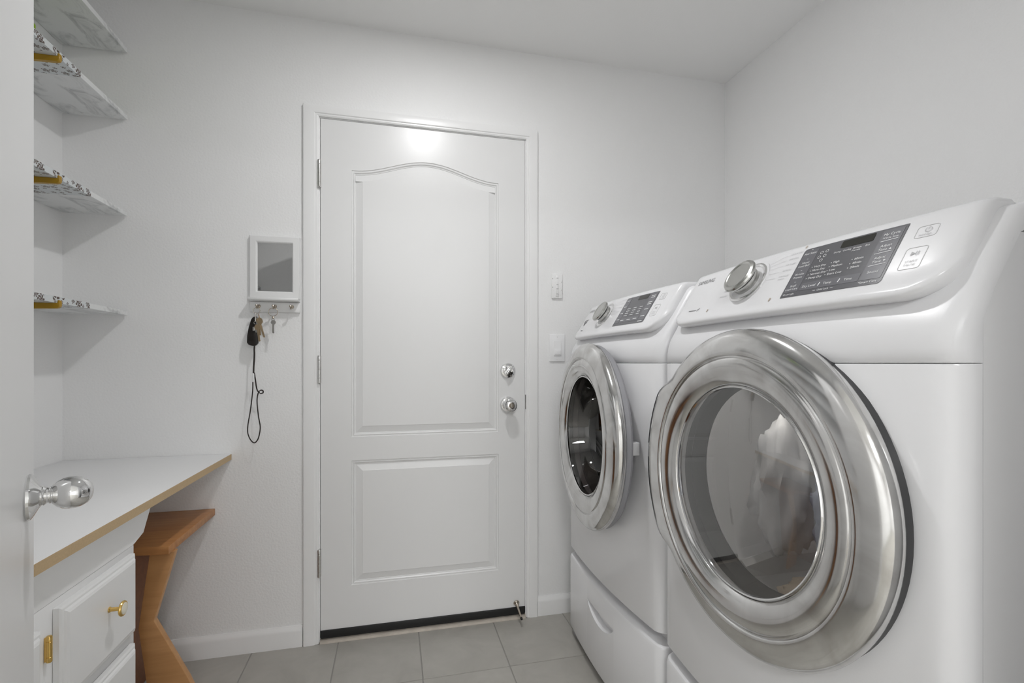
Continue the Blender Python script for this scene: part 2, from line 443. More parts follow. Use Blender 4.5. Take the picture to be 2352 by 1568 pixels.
# door casing: three mitred pieces, stepped profile
def casing():
    t = thing('trim_1', 'white mitred casing around the closed door', None, (0, YF, 0), kind='structure')
    prof = [(0.0, 0.0), (0.0, -0.009), (0.006, -0.012), (0.012, -0.012), (0.016, -0.015), (0.046, -0.017), (0.054, -0.016), (0.056, -0.012), (0.056, 0.0)]
    X0, X1, Z1 = DX0, DX1, DZ
    def piece(name, ends):
        bm = bmesh.new(); rows = []
        for e_ in ends:
            rows.append([bm.verts.new(e_(w, d)) for (w, d) in prof])
        n = len(prof)
        for k in range(n): bm.faces.new([rows[0][k], rows[0][(k + 1) % n], rows[1][(k + 1) % n], rows[1][k]])
        bm.faces.new(rows[0]); bm.faces.new(rows[1][::-1])
        from_bm(name, bm, 'trim_paint', t, smooth=True, angle=20)
    wL = lambda w, d: (X0 - w, d, 0.0005); wLt = lambda w, d: (X0 - w, d, Z1 + w * 0.75)
    wR = lambda w, d: (X1 + w * 0.88, d, 0.0005); wRt = lambda w, d: (X1 + w * 0.88, d, Z1 + w * 0.75)
    piece('side_casing', [wL, wLt]); piece('side_casing', [wR, wRt]); piece('head_casing', [wLt, wRt])
    # jamb lining
    bm = bmesh.new()
    bm_box(bm, X0, X0 + 0.0035, -0.001, 0.10, 0.001, Z1); bm_box(bm, X1 - 0.0035, X1, -0.001, 0.10, 0.001, Z1); bm_box(bm, X0 + 0.0035, X1 - 0.0035, -0.001, 0.10, Z1 - 0.003, Z1)
    from_bm('jamb', bm, 'trim_paint', t)
    prism('threshold', [(0.09, 0.0005), (-0.016, 0.0005), (-0.014, 0.008), (0.0, 0.013), (0.09, 0.013)], 'x', X0 + 0.004, X1 - 0.004, 'threshold', t)
    # strike plates
    box('strike_plate', X1 - 0.0045, X1 + 0.004, -0.006, 0.03, 0.885, 0.945, 'chrome', t)
    box('strike_plate', X1 - 0.0045, X1 - 0.001, 0.0, 0.03, 1.01, 1.08, 'chrome', t)
    return t
casing()

# ------------------------------------------------------------------ closed panelled door
def inset(poly, d):
    """inset ccw polygon by d (mitred)"""
    n = len(poly); out = []
    for i in range(n):
        p0, p1, p2 = Vector(poly[i - 1]), Vector(poly[i]), Vector(poly[(i + 1) % n])
        a = (p1 - p0).normalized(); b_ = (p2 - p1).normalized()
        na, nb = Vector((-a.y, a.x)), Vector((-b_.y, b_.x))
        mm = (na + nb); mm = mm / max(mm.length_squared, 1e-6) * 2
        k = mm * d * 0.5 * 1.0
        # mitre: offset = d * (na+nb)/(1+na.nb)
        k = (na + nb) * (d / (1 + na.dot(nb)))
        out.append((p1.x + k.x, p1.y + k.y))
    return out

def panel_door(parent, w, h, zb, outlines, thick, material, prof):
    """slab in local x (0..w) z (zb..h), front face at y=0, back at y=thick; outlines are ccw polygons in (x,z)"""
    bm = bmesh.new()
    rect = [(0, zb), (w, zb), (w, h), (0, h)]
    loops = []
    for poly in [rect] + outlines:
        vs = [bm.verts.new((p[0], 0, p[1])) for p in poly]
        loops.append((poly, vs))
    edges = []
    for poly, vs in loops:
        for i in range(len(vs)): edges.append(bm.edges.new((vs[i], vs[(i + 1) % len(vs)])))
    bmesh.ops.triangle_fill(bm, use_beauty=True, use_dissolve=False, edges=edges)
    for poly, vs in loops[1:]:
        prev = vs
        for (d, dep) in prof:
            ring = [bm.verts.new((p[0], dep, p[1])) for p in inset(poly, d)]
            n = len(ring)
            for i in range(n): bm.faces.new([prev[i], prev[(i + 1) % n], ring[(i + 1) % n], ring[i]])
            prev = ring
        bm.faces.new(prev)
    rv = loops[0][1]
    bk = [bm.verts.new((p[0], thick, p[1])) for p in rect]
    for i in range(4): bm.faces.new([rv[i], rv[(i + 1) % 4], bk[(i + 1) % 4], bk[i]])
    bm.faces.new(bk)
    return from_bm('slab', bm, material, parent, smooth=True, angle=12)

d1 = thing('door_1', 'closed white two-panel door with an arched upper panel', None, (DX0 + 0.0055, YF - 0.004, 0), kind='structure')
DW = DX1 - DX0 - 0.011
px0, px1 = 0.114, DW - 0.114
def arch(x):
    u = (x - (px0 + px1) / 2) / ((px1 - px0) / 2)
    u = min(1, abs(u) / 0.97)
    return 1.833 + 0.058 * (0.5 + 0.5 * math.cos(PI * u))
N = 40
up = [(px0, 0.790), (px1, 0.790)] + [(px1 + (px0 - px1) * k / N, arch(px1 + (px0 - px1) * k / N)) for k in range(N + 1)]
lo = [(px0, 0.211), (px1, 0.211), (px1, 0.698), (px0, 0.698)]
PROF = [(0.002, 0.0035), (0.006, 0.0040), (0.008, 0.0015), (0.012, 0.0055), (0.015, 0.0058), (0.016, 0.0075), (0.040, 0.0015), (0.0415, 0.0005)]
panel_door(d1, DW, DZ - 0.006, 0.048, [up, lo], 0.040, 'door_paint', PROF)
box('door_sweep', 0.0, DW, -0.006, 0.036, 0.022, 0.0478, 'black_rubber', d1, 0.0015)
tube('sweep_lip', [(0.002, 0.004, 0.018), (DW - 0.002, 0.004, 0.018)], 0.0045, 'black_rubber', d1)
for zc in (1.806, 1.055, 0.311):
    h_ = box('hinge', -0.004, 0.003, -0.0015, 0.02, zc - 0.052, zc + 0.052, 'steel', d1)
    lathe('knuckle', [(0, -0.053), (0.005, -0.053), (0.0068, -0.051), (0.0068, -0.034), (0.006, -0.0335), (0.006, -0.0325), (0.0068, -0.032), (0.0068, 0.0), (0.006, 0.0005), (0.0068, 0.001), (0.0068, 0.034), (0.006, 0.035), (0.0068, 0.036), (0.0068, 0.050), (0.0055, 0.053), (0, 0.053)], (-0.0035, -0.0105, zc), (0, 0, 1), 'steel', h_, 16)
# knob with key button
kx, kz = 0.467 - DX0 - 0.0055, 0.905
kb = lathe('door_knob', [(0.0, 0.0), (0.033, 0.0), (0.0335, 0.004), (0.030, 0.009), (0.018, 0.012), (0.0135, 0.016), (0.0125, 0.024), (0.014, 0.029), (0.022, 0.034), (0.0265, 0.041), (0.0275, 0.049), (0.0255, 0.056), (0.019, 0.061), (0.012, 0.0625), (0.0, 0.0625)], (kx, 0, kz), (0, -1, 0), 'chrome', d1, 40)
lathe('turn_button', [(0.0105, 0.061), (0.0105, 0.0645), (0.009, 0.066), (0.0, 0.066)], (kx, 0, kz), (0, -1, 0), 'nickel', kb, 24)
box('button_slot', kx - 0.0017, kx + 0.0017, -0.068, -0.0655, kz - 0.007, kz + 0.007, 'steel', kb)
db = lathe('deadbolt', [(0.0, 0.0), (0.0320, 0.0), (0.0325, 0.004), (0.029, 0.009), (0.022, 0.011), (0.0215, 0.015), (0.0, 0.016)], (kx - 0.001, 0, 1.047), (0, -1, 0), 'chrome', d1, 40)
bm = bmesh.new(); bm_box(bm, -0.0055, 0.0055, -0.030, -0.014, -0.018, 0.018)
bmesh.ops.bevel(bm, geom=bm.edges[:], offset=0.0035, segments=3, profile=0.5, affect='EDGES')
bmesh.ops.rotate(bm, verts=bm.verts, cent=(0, 0, 0), matrix=Matrix.Rotation(math.radians(35), 3, 'Y'))
bmesh.ops.translate(bm, verts=bm.verts, vec=(kx - 0.001, 0, 1.047))
from_bm('thumb_turn', bm, 'chrome', db, smooth=True, angle=50)
for sx in (-1, 1):
    lathe('screw', [(0.003, 0.0145), (0.003, 0.0168), (0, 0.0172)], (kx - 0.001 + sx * 0.0155, 0, 1.047 - sx * 0.003), (0, -1, 0), 'chrome', db, 12)
# latch faces
box('latch_bolt', DW - 0.002, DW + 0.0022, 0.006, 0.03, 0.89, 0.93, 'steel', d1)
# rigid door stop screwed to the door bottom
sx_, sz_ = 0.503 - DX0 - 0.0055, 0.066
ds = lathe('door_stop', [(0.0, 0.0), (0.0125, 0.0), (0.0125, 0.004), (0.0105, 0.006), (0.0085, 0.014), (0.0050, 0.022), (0.0042, 0.030), (0.0042, 0.080), (0.0048, 0.081), (0.0, 0.081)], (sx_, 0, sz_), (0.02, -0.94, -0.33), 'nickel', d1, 20)
lathe('stop_tip', [(0.0049, 0.080), (0.0049, 0.087), (0.004, 0.089), (0, 0.089)], (sx_, 0, sz_), (0.02, -0.94, -0.33), 'black_rubber', ds, 16)

# ------------------------------------------------------------------ open entry door, seen at a grazing angle at the left edge
ANG = math.radians(24.2)
LW = 0.762
FREE = Vector((-0.5325, 0.8906, 0)); DIRV = Vector((-math.sin(ANG), math.cos(ANG), 0))
HNG = FREE - DIRV * LW
d2 = thing('door_2', 'open white door at the left edge, with a chrome egg-shaped knob', None, HNG, kind='structure')
# local: x along the leaf from the hinge, y = behind (towards the counter), z up
d2.rotation_euler = (0, 0, math.atan2(DIRV.y, DIRV.x))
box('slab', 0, LW, 0, 0.035, 0.012, 2.03, 'leaf_paint', d2, 0.0015)
EGG = [(0.0, 0.0), (0.032, 0.0), (0.033, 0.002), (0.032, 0.005), (0.025, 0.009), (0.0175, 0.0125), (0.0140, 0.0150), (0.0132, 0.0160), (0.0142, 0.0172), (0.0130, 0.0190), (0.0112, 0.0205), (0.0112, 0.0225), (0.0126, 0.0240), (0.0118, 0.0252), (0.0145, 0.0275), (0.0190, 0.0320), (0.0222, 0.0380), (0.0234, 0.0450), (0.0232, 0.0520), (0.0212, 0.0590), (0.0172, 0.0655), (0.0110, 0.0702), (0.004, 0.0722), (0.0, 0.0725)]
lathe('door_knob', EGG, (LW - 0.060, 0, 0.888), (0, -1, 0), 'chrome', d2, 48)
lathe('door_knob', EGG, (LW - 0.060, 0.035, 0.888), (0, 1, 0), 'chrome', d2, 32)
for zc in (0.25, 1.02, 1.80):
    h_ = box('hinge', -0.003, 0.0, 0.003, 0.033, zc - 0.045, zc + 0.045, 'steel', d2)
    lathe('knuckle', [(0, -0.046), (0.006, -0.046), (0.006, 0.046), (0, 0.046)], (-0.006, 0.037, zc), (0, 0, 1), 'steel', h_, 12)

# ------------------------------------------------------------------ lamps
lt = thing('ceiling_light', 'small round white downlight on the laundry ceiling', 'light', (0.16, 1.20, H))
lathe('lamp_trim', [(0.047, -0.0005), (0.080, -0.0005), (0.081, -0.004), (0.076, -0.009), (0.051, -0.012), (0.047, -0.010)], (0, 0, 0), (0, 0, 1), 'holder', lt, 40, close=True)
lathe('diffuser', [(0.0, -0.0105), (0.0465, -0.0095), (0.0465, -0.0015)], (0, 0, 0), (0, 0, 1), 'holder', lt, 14)
hl = thing('hall_light', 'square ceiling light panel at the far end of the hall', 'light', (0.86, -3.2, H))
box('light_frame', -0.33, 0.33, -0.33, 0.33, -0.03, -0.0005, 'trim_paint', hl, 0.003)
box('diffuser', -0.30, 0.30, -0.30, 0.30, -0.034, -0.0305, 'holder', hl)
hall_fill = thing('hall_light', 'added fill light panel, unseen, nearer the laundry doorway', 'light', (-0.30, -1.75, H))  # panel body for the added hall fill lamp
box('light_frame', -0.33, 0.33, -0.33, 0.33, -0.03, -0.0005, 'trim_paint', hall_fill, 0.003)
box('diffuser', -0.30, 0.30, -0.30, 0.30, -0.034, -0.0305, 'holder', hall_fill)

# ------------------------------------------------------------------ laundry machines
XF = 0.663      # world x of the front at mid-width
HW = 0.343      # half width
BOW = 0.022
def bow(y): return BOW * (y / HW) ** 2
def plan(hw=HW, r=0.030, back=0.060, dx=0.0, n=36, b=BOW):
    """front outline (x,y) from +y side to -y side"""
    pts = [(back, hw)]
    ys_ = [hw - r + r * math.sin(a) for a in [PI / 2 * (1 - k / 6) for k in range(7)]]
    seq = ys_ + [(hw - r) * (1 - 2 * k / n) for k in range(1, n)] + [-v for v in ys_[::-1]]
    for y in seq:
        x = b * (min(abs(y), hw) / HW) ** 2
        e = abs(y) - (hw - r)
        if e > 0: x += r - math.sqrt(max(r * r - e * e, 0))
        pts.append((x + dx, y))
    pts.append((back, -hw))
    return pts

def front_panel(name, z0, z1, material, parent, bevz=0.006, r=0.030, back=0.060):
    """solid bowed panel with softened top and bottom edges"""
    bm = bmesh.new(); rows = []
    for (z, dx) in [(z0, bevz), (z0 + bevz * 0.3, bevz * 0.3), (z0 + bevz, 0), (z1 - bevz, 0), (z1 - bevz * 0.3, bevz * 0.3), (z1, bevz)]:
        rows.append([bm.verts.new((p[0], p[1], z)) for p in plan(dx=dx, r=r, back=back)])
    n = len(rows[0])
    for A, B in zip(rows[:-1], rows[1:]):
        for k in range(n): bm.faces.new([A[k], A[(k + 1) % n], B[(k + 1) % n], B[k]])
    bm.faces.new(rows[0]); bm.faces.new(rows[-1][::-1])
    return from_bm(name, bm, material, parent, smooth=True, angle=40)

def loft_panel(name, levels, material, parent):
    """levels: (dx, z, r, hw, back, bow)"""
    bm = bmesh.new(); rows = []
    for (dx, z, r, hw, back, b) in levels:
        rows.append([bm.verts.new((p[0], p[1], z)) for p in plan(hw=hw, dx=dx, r=r, back=max(back, dx + b + r + 0.002), b=b)])
    n = len(rows[0])
    for A, B in zip(rows[:-1], rows[1:]):
        for k in range(n - 1): bm.faces.new([A[k], A[k + 1], B[k + 1], B[k]])
        bm.faces.new([A[n - 1], A[0], B[0], B[n - 1]])
    bm.faces.new(rows[0]); bm.faces.new(rows[-1][::-1])
    return from_bm(name, bm, material, parent, smooth=True, angle=50)

# sloped console face: t is the distance up the slope, s runs to the viewer's right
SL0 = Vector((0.022, 0, 1.195)); SLD = Vector((0.060, 0, 0.095)).normalized(); SLN = Vector((-SLD.z, 0, SLD.x))
def surf(s, t, h=0.0):
    p = SL0 + SLD * t + SLN * h
    return (p.x + bow(s), -s, p.z)

def conform_poly(name, pts, h0, h1, material, parent):
    """plate with outline pts (s,t) following the bowed console, from height h0 to h1"""
    bm = bmesh.new()
    vs = [bm.verts.new((p[0], p[1], 0)) for p in pts]
    bm.faces.new(vs)
    s0, s1 = min(p[0] for p in pts), max(p[0] for p in pts)
    k = max(1, int((s1 - s0) / 0.02))
    for i in range(1, k):
        bmesh.ops.bisect_plane(bm, geom=bm.verts[:] + bm.edges[:] + bm.faces[:], plane_co=(s0 + (s1 - s0) * i / k, 0, 0), plane_no=(1, 0, 0))
    ex = bmesh.ops.extrude_face_region(bm, geom=bm.faces[:])
    tops = {v for v in ex['geom'] if isinstance(v, bmesh.types.BMVert)}
    for v in bm.verts:
        v.co = Vector(surf(v.co.x, v.co.y, h1 if v in tops else h0))
    return from_bm(name, bm, material, parent, smooth=True, angle=40)

def rrect(s0, s1, t0, t1, r, n=4, corners='1111'):
    pts = []
    for ci, (cx, cy, a0) in enumerate([(s1 - r, t1 - r, 0), (s0 + r, t1 - r, PI / 2), (s0 + r, t0 + r, PI), (s1 - r, t0 + r, 1.5 * PI)]):
        if corners[ci] == '1':
            for k in range(n + 1):
                a = a0 + PI / 2 * k / n; pts.append((cx + r * math.cos(a), cy + r * math.sin(a)))
        else:
            pts.append((cx + r * (1 if ci in (0, 3) else -1), cy + r * (1 if ci in (0, 1) else -1)))
    return pts

def lettering(name, items, material, parent, h=0.0009):
    """flat print on the console: items are (text, s, t, size, align) or ('|', [pts...]) poly strokes"""
    V, F = [], []
    for it in items:
        if it[0] == '|':
            base = len(V); V += [surf(p[0], p[1], h) for p in it[1]]; F.append(tuple(range(base, len(V))))
        else:
            txt, s, t, size, al = it
            vs, fs = text_verts(txt, size, al); base = len(V)
            V += [surf(s + v[0], t + v[1], h) for v in vs]; F += [tuple(base + i for i in f) for f in fs]
    me = bpy.data.meshes.new(name); me.from_pydata(V, [], F); me.update()
    return link_mesh(name, me, material, parent, props={'kind': 'stuff'})

def stroke(s0, t0, s1, t1, w):
    d = Vector((s1 - s0, t1 - t0)).normalized(); n_ = Vector((-d.y, d.x)) * w / 2
    return ('|', [(s0 + n_.x, t0 + n_.y), (s0 - n_.x, t0 - n_.y), (s1 - n_.x, t1 - n_.y), (s1 + n_.x, t1 + n_.y)])
def arc(cs, ct, r, a0, a1, w, n=14):
    out = []
    for k in range(n):
        b0, b1 = math.radians(a0 + (a1 - a0) * k / n), math.radians(a0 + (a1 - a0) * (k + 1) / n)
        out.append(('|', [(cs + (r - w / 2) * math.cos(b0), ct + (r - w / 2) * math.sin(b0)), (cs + (r + w / 2) * math.cos(b0), ct + (r + w / 2) * math.sin(b0)), (cs + (r + w / 2) * math.cos(b1), ct + (r + w / 2) * math.sin(b1)), (cs + (r - w / 2) * math.cos(b1), ct + (r - w / 2) * math.sin(b1))]))
    return out

ZC = 0.842      # height of the round door's centre
def machine(kind, yc, label):
    t = thing('clothes_dryer' if kind == 'dryer' else 'washing_machine', label, 'dryer' if kind == 'dryer' else 'washing machine', (XF, yc, 0))
    # metal shell: two sides, top, back
    side = [(0.062, 0.352), (0.062, 1.142), (0.114, 1.243), (0.126, 1.2505), (0.80, 1.2505), (0.80, 0.352)]
    for s in (-1, 1):
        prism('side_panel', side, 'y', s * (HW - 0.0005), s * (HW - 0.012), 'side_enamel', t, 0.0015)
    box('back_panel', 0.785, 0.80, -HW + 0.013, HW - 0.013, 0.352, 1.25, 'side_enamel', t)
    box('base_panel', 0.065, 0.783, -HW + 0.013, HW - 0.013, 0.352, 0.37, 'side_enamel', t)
    box('top_panel', 0.15, 0.80, -HW + 0.004, HW - 0.004, 1.2515, 1.296, 'plastic_white', t, 0.006)
    # front panels
    lowf = front_panel('lower_front_panel', 0.356, 1.0790, 'enamel', t, bevz=0.003)
    bm = bmesh.new(); lathe_bm(bm, [(0, -0.1), (0.222, -0.1), (0.222, 0.1), (0, 0.1)], (0.0, 0, ZC), (-1, 0, 0), 64)
    cut(lowf, bm)
    up_lv = [(0.002, 1.0800, 0.03, HW, 0.0605, BOW), (0.0, 1.0825, 0.03, HW, 0.0605, BOW), (0.0, 1.10, 0.03, HW, 0.0605, BOW), (0.003, 1.118, 0.030, HW, 0.0605, BOW), (0.009, 1.135, 0.028, HW, 0.0605, BOW), (0.018, 1.150, 0.026, HW, 0.0645, BOW), (0.026, 1.162, 0.025, HW, 0.0708, BOW)]
    for z in (1.175, 1.19, 1.21, 1.23, 1.25): up_lv.append((0.034 + (z - 1.175) * 0.62, z, 0.022, HW, 0.0605 + (z - 1.142) * 0.515, BOW))
    for (dx, z, hw) in ((0.092, 1.268, HW), (0.100, 1.281, HW - 0.001), (0.108, 1.288, HW - 0.003), (0.118, 1.292, HW - 0.006)): up_lv.append((dx, z, 0.022, hw, 0.165, BOW))
    loft_panel('upper_front_panel', up_lv, 'plastic_white', t)
    lev = []
    for (dx, z, r, hw) in [(0.030, 1.1665, 0.030, 0.332 - 0.020), (0.018, 1.167, 0.030, 0.332 - 0.018), (0.011, 1.169, 0.030, 0.332 - 0.016), (0.007, 1.173, 0.030, 0.332 - 0.014), (0.007, 1.178, 0.028, 0.332 - 0.013), (0.010, 1.184, 0.026, 0.332 - 0.012),
                           (0.022, 1.195, 0.022, 0.332 - 0.012), (0.0344, 1.2147, 0.020, 0.332 - 0.012), (0.0472, 1.235, 0.018, 0.332 - 0.012), (0.060, 1.2552, 0.016, 0.332 - 0.012), (0.0725, 1.275, 0.015, 0.332 - 0.012), (0.0835, 1.2924, 0.015, 0.332 - 0.012), (0.0885, 1.2985, 0.015, 0.332 - 0.013), (0.095, 1.3025, 0.015, 0.332 - 0.015), (0.104, 1.3045, 0.015, 0.332 - 0.018), (0.12, 1.305, 0.015, 0.332 - 0.022)]:
        lev.append((dx, z, r, hw, 0.155, BOW))
    fas = loft_panel('control_panel', lev, 'plastic_gloss', t)
    # the lip sweeps up towards both ends
    ZT, ZB, EW, LIFT = 1.305, 1.1665, 0.060, 0.050
    for v in fas.data.vertices:
        e_ = abs(v.co.y) - (0.320 - EW)
        if e_ > 0 and v.co.z < 1.2925:
            q = min(1.0, e_ / EW); zb = ZB + LIFT * (1 - math.sqrt(max(0, 1 - q * q)))
            z2 = zb + (v.co.z - ZB) * (ZT - zb) / (ZT - ZB)
            v.co.x += (z2 - v.co.z) * 0.6316; v.co.z = z2
    # dark display plate
    disp = conform_poly('display_plate', rrect(0.050, 0.231, 0.003, 0.1115, 0.006, corners='0101'), -0.0004, 0.0009, 'panel_grey', fas)
    K = lambda nm, s0, s1, t0, t1, mt, hh=0.0013: conform_poly(nm, rrect(s0, s1, t0, t1, 0.002, 2), 0.0008, hh, mt, fas)
    K('key_pad', 0.0535, 0.083, 0.013, 0.108, 'panel_key'); K('key_pad', 0.0855, 0.193, 0.013, 0.029, 'panel_key'); K('key_pad', 0.1955, 0.2275, 0.013, 0.108, 'panel_key')
    K('screen', 0.128, 0.184, 0.0930, 0.1085, 'screen_dark', 0.0014)
    # dial
    dc = Vector(surf(-0.072, 0.062, 0)); ax = SLN
    rg = lathe('dial_ring', [(0.0395, -0.004), (0.0395, 0.0015), (0.044, 0.0030), (0.0475, 0.0015), (0.0480, -0.004)], dc, ax, 'chrome', fas, 56)
    lathe('dial_well', [(0.0395, 0.0008), (0.030, 0.0008), (0.029, 0.004), (0.0, 0.004)], dc, ax, 'plastic_white', fas, 48)
    lathe('dial', [(0.030, 0.0015), (0.0305, 0.010), (0.030, 0.0145), (0.0265, 0.0155), (0.0260, 0.0190), (0.0360, 0.0195), (0.0385, 0.0215), (0.0390, 0.0245), (0.0370, 0.0280), (0.0320, 0.0300), (0.0290, 0.0295), (0.0275, 0.0285), (0.018, 0.0280), (0.0, 0.0278)], dc, ax, 'dial_metal', fas, 64, angle=25)
    lathe('dial_groove', [(0.0262, 0.0150), (0.0312, 0.0152), (0.0312, 0.0192), (0.0262, 0.0194)], dc, ax, 'dark_plastic', fas, 48)
    # power and start keys: raised rounded outlines
    def key_outline(nm, s0, s1, t0, t1):
        outer = rrect(s0, s1, t0, t1, 0.004, 4); n = len(outer)
        tube(nm, [surf(p[0], p[1], 0.0002) for p in outer], 0.00055, 'key_outline', fas, 6, True)
    key_outline('power_key', 0.2475, 0.2755, 0.0775, 0.0985); key_outline('start_key', 0.2465, 0.2745, 0.0215, 0.0600)
    G = [('SAMSUNG', -0.290, 0.099, 0.0160, 'LEFT')]
    P = [('POWER', 0.2615, 0.0815, 0.0048, 'CENTER'), ('START', 0.2605, 0.0345, 0.0055, 'CENTER'), ('PAUSE', 0.2605, 0.0285, 0.0055, 'CENTER')]
    P += arc(0.2630, 0.0905, 0.0042, 120, 420, 0.0009) + [stroke(0.2630, 0.0905, 0.2630, 0.0962, 0.0009)]
    P += [('|', [(0.2555, 0.0450), (0.2555, 0.0525), (0.2615, 0.04875)]), stroke(0.2625, 0.0450, 0.2625, 0.0525, 0.0009), stroke(0.2655, 0.0450, 0.2655, 0.0525, 0.0009)]
    if kind == 'dryer':
        cyc = [('QUICK DRY', 0.0465, 0.1085), ('TIME DRY', 0.0420, 0.0965), ('AIR FLUFF', 0.0415, 0.0840), ('REFRESH', 0.0390, 0.0700), ('WRINKLE', 0.0390, 0.0570), ('AWAY', 0.0330, 0.0505)]
        left = [('DELICATES', -0.122, 0.036)]
    else:
        cyc = [('QUICK WASH', 0.0465, 0.1085), ('DELICATES', 0.0420, 0.0950), ('RINSE+SPIN', 0.0415, 0.0800), ('SPIN ONLY', 0.0390, 0.0640)]
        left = []
    for (w_, s, t_) in cyc: P.append((w_, s, t_, 0.0052, 'RIGHT'))
    for (w_, s, t_) in left: P.append((w_, s, t_, 0.0052, 'RIGHT'))
    for (t_, sl) in [(0.1085, 0.012), (0.0965, 0.016), (0.084, 0.014), (0.070, 0.012), (0.056, 0.010)]:
        a_ = math.atan2(t_ - 0.062, 0.06); P.append(stroke(-0.072 + 0.056 * math.cos(a_), 0.062 + 0.056 * math.sin(a_), sl - 0.002, t_, 0.0005))
    P += arc(-0.072, 0.062, 0.054, 12, 48, 0.0007) + arc(-0.072, 0.062, 0.054, -38, -2, 0.0007)
    for (t_, dx) in [(0.094, -0.118), (0.079, -0.126), (0.064, -0.128), (0.050, -0.128)]: P.append(stroke(dx, t_, dx - 0.012, t_, 0.0018))
    if kind == 'dryer':
        G += [stroke(-0.218, 0.008, -0.2175, 0.014, 0.002), stroke(-0.214, 0.011, -0.212, 0.017, 0.002)]
        G += [stroke(-0.258, 0.0125, -0.224, 0.0115, 0.0018)]
        O = [stroke(-0.171, 0.000, -0.1695, 0.0075, 0.0032), stroke(0.0235, 0.0005, 0.025, 0.008, 0.0032), stroke(0.047, 0.1165, 0.049, 0.122, 0.0025)]
        lettering('orange_marks', O, 'print_orange', fas)
    else:
        G += [('|', [(-0.266, 0.032), (-0.244, 0.052), (-0.284, 0.052)]), stroke(-0.284, 0.056, -0.238, 0.0580, 0.003)]
        G += [stroke(-0.262, 0.010, -0.240, 0.010, 0.003)]
    lettering('brand_lettering', G, 'print_grey', fas)
    lettering('cycle_lettering', P, 'print_pale', fas)
    Wt = []
    def w_(txt, s, t_, size=0.0062, al='LEFT'): Wt.append((txt, s, t_, size, al))
    if kind == 'dryer':
        for a, b2, t_ in [('Anti Static', '', 0.0985), ('Mixed', 'Load Bell', 0.0775), ('Wrinkle', 'Prevent', 0.0520), ('Small', 'Load Care', 0.0265)]:
            w_(a, 0.068, t_, 0.0062, 'CENTER')
            if b2: w_(b2, 0.068, t_ - 0.0070, 0.0062, 'CENTER')
            Wt.append(stroke(0.0665, t_ + 0.0085, 0.0695, t_ + 0.0085, 0.0008))
        for k, s in enumerate(['Very Dry', 'More Dry', 'Normal Dry', 'Damp Dry']): w_(s, 0.0935, 0.0625 - 0.0082 * k); Wt.append(stroke(0.0890, 0.0625 - 0.0082 * k, 0.0905, 0.0625 - 0.0082 * k, 0.0016))
        for k, s in enumerate(['High', 'Medium', 'Low', 'Extra Low']): w_(s, 0.1300, 0.0635 - 0.0082 * k); Wt.append(stroke(0.1255, 0.0635 - 0.0082 * k, 0.1270, 0.0635 - 0.0082 * k, 0.0016))
        for k, s in enumerate(['60min', '40min', '20min']): w_(s, 0.1680, 0.0610 - 0.0085 * k); Wt.append(stroke(0.1635, 0.0610 - 0.0085 * k, 0.1650, 0.0610 - 0.0085 * k, 0.0016))
        for s, x in [('Drying', 0.127), ('Cooling', 0.1445), ('Wrinkle', 0.1620), ('End', 0.1790)]: w_(s, x, 0.0855, 0.0046, 'CENTER')
        w_('Prevent', 0.1620, 0.0808, 0.0046, 'CENTER')
        w_('Dry Level', 0.090, 0.0205, 0.0068); w_('Temp', 0.131, 0.0205, 0.0068); w_('Time', 0.168, 0.0205, 0.0068)
        Wt += [stroke(0.1225, 0.0175, 0.1240, 0.0245, 0.0018), stroke(0.1585, 0.0175, 0.1600, 0.0245, 0.0018)]
        for a, b2, t_ in [('My Cycle', '*Cycle Save', 0.0985), ('Adjust', 'Time', 0.0755), ('Adjust', 'Time', 0.0530), ('Sound', '', 0.0265)]:
            w_(a, 0.2115, t_, 0.0066, 'CENTER')
            if b2: w_(b2, 0.2115 - (0.0025 if b2 == 'Time' else 0), t_ - 0.0072, 0.0066 if b2 == 'Time' else 0.0050, 'CENTER')
        Wt += [('|', [(0.2185, 0.0665), (0.2225, 0.0665), (0.2205, 0.0700)]), ('|', [(0.2185, 0.0475), (0.2205, 0.0440), (0.2225, 0.0475)])]
        for t_ in (0.0865, 0.0630, 0.0400): Wt.append(stroke(0.199, t_ - 0.001, 0.2245, t_ + 0.0003, 0.0010))
        w_('*Drum Light', 0.0545, 0.0080, 0.0050); w_('Child Lock', 0.1365, 0.0080, 0.0050, 'CENTER'); w_('*Smart Care', 0.2250, 0.0080, 0.0056, 'RIGHT')
        Wt += [stroke(0.118, 0.0080, 0.123, 0.0080, 0.0007), stroke(0.150, 0.0080, 0.155, 0.0080, 0.0007)]
        for (s, t_) in [(0.094, 0.0935), (0.104, 0.0945), (0.093, 0.0835), (0.1035, 0.0845), (0.1005, 0.0755)]: Wt += arc(s, t_, 0.0028, 0, 360, 0.0007, 10)
    else:
        # rows of small indicator print as the photograph shows them: short pale dashes
        for s in (0.060, ):
            for t_ in (0.098, 0.075, 0.050, 0.026): Wt.append(stroke(s, t_, s + 0.017, t_, 0.0022))
        for k in range(4):
            for s, ln in ((0.093, 0.020), (0.130, 0.018), (0.166, 0.016)): Wt.append(stroke(s, 0.064 - k * 0.0085, s + ln, 0.064 - k * 0.0085, 0.0020))
        for s in (0.090, 0.128, 0.165): Wt.append(stroke(s, 0.0205, s + 0.020, 0.0205, 0.0025))
        for t_ in (0.098, 0.092, 0.075, 0.068, 0.050, 0.026): Wt.append(stroke(0.202, t_, 0.222, t_, 0.0024))
        Wt.append(stroke(0.200, 0.0080, 0.224, 0.0080, 0.0022))
    lettering('panel_lettering', Wt, 'print_white', fas, 0.0017)

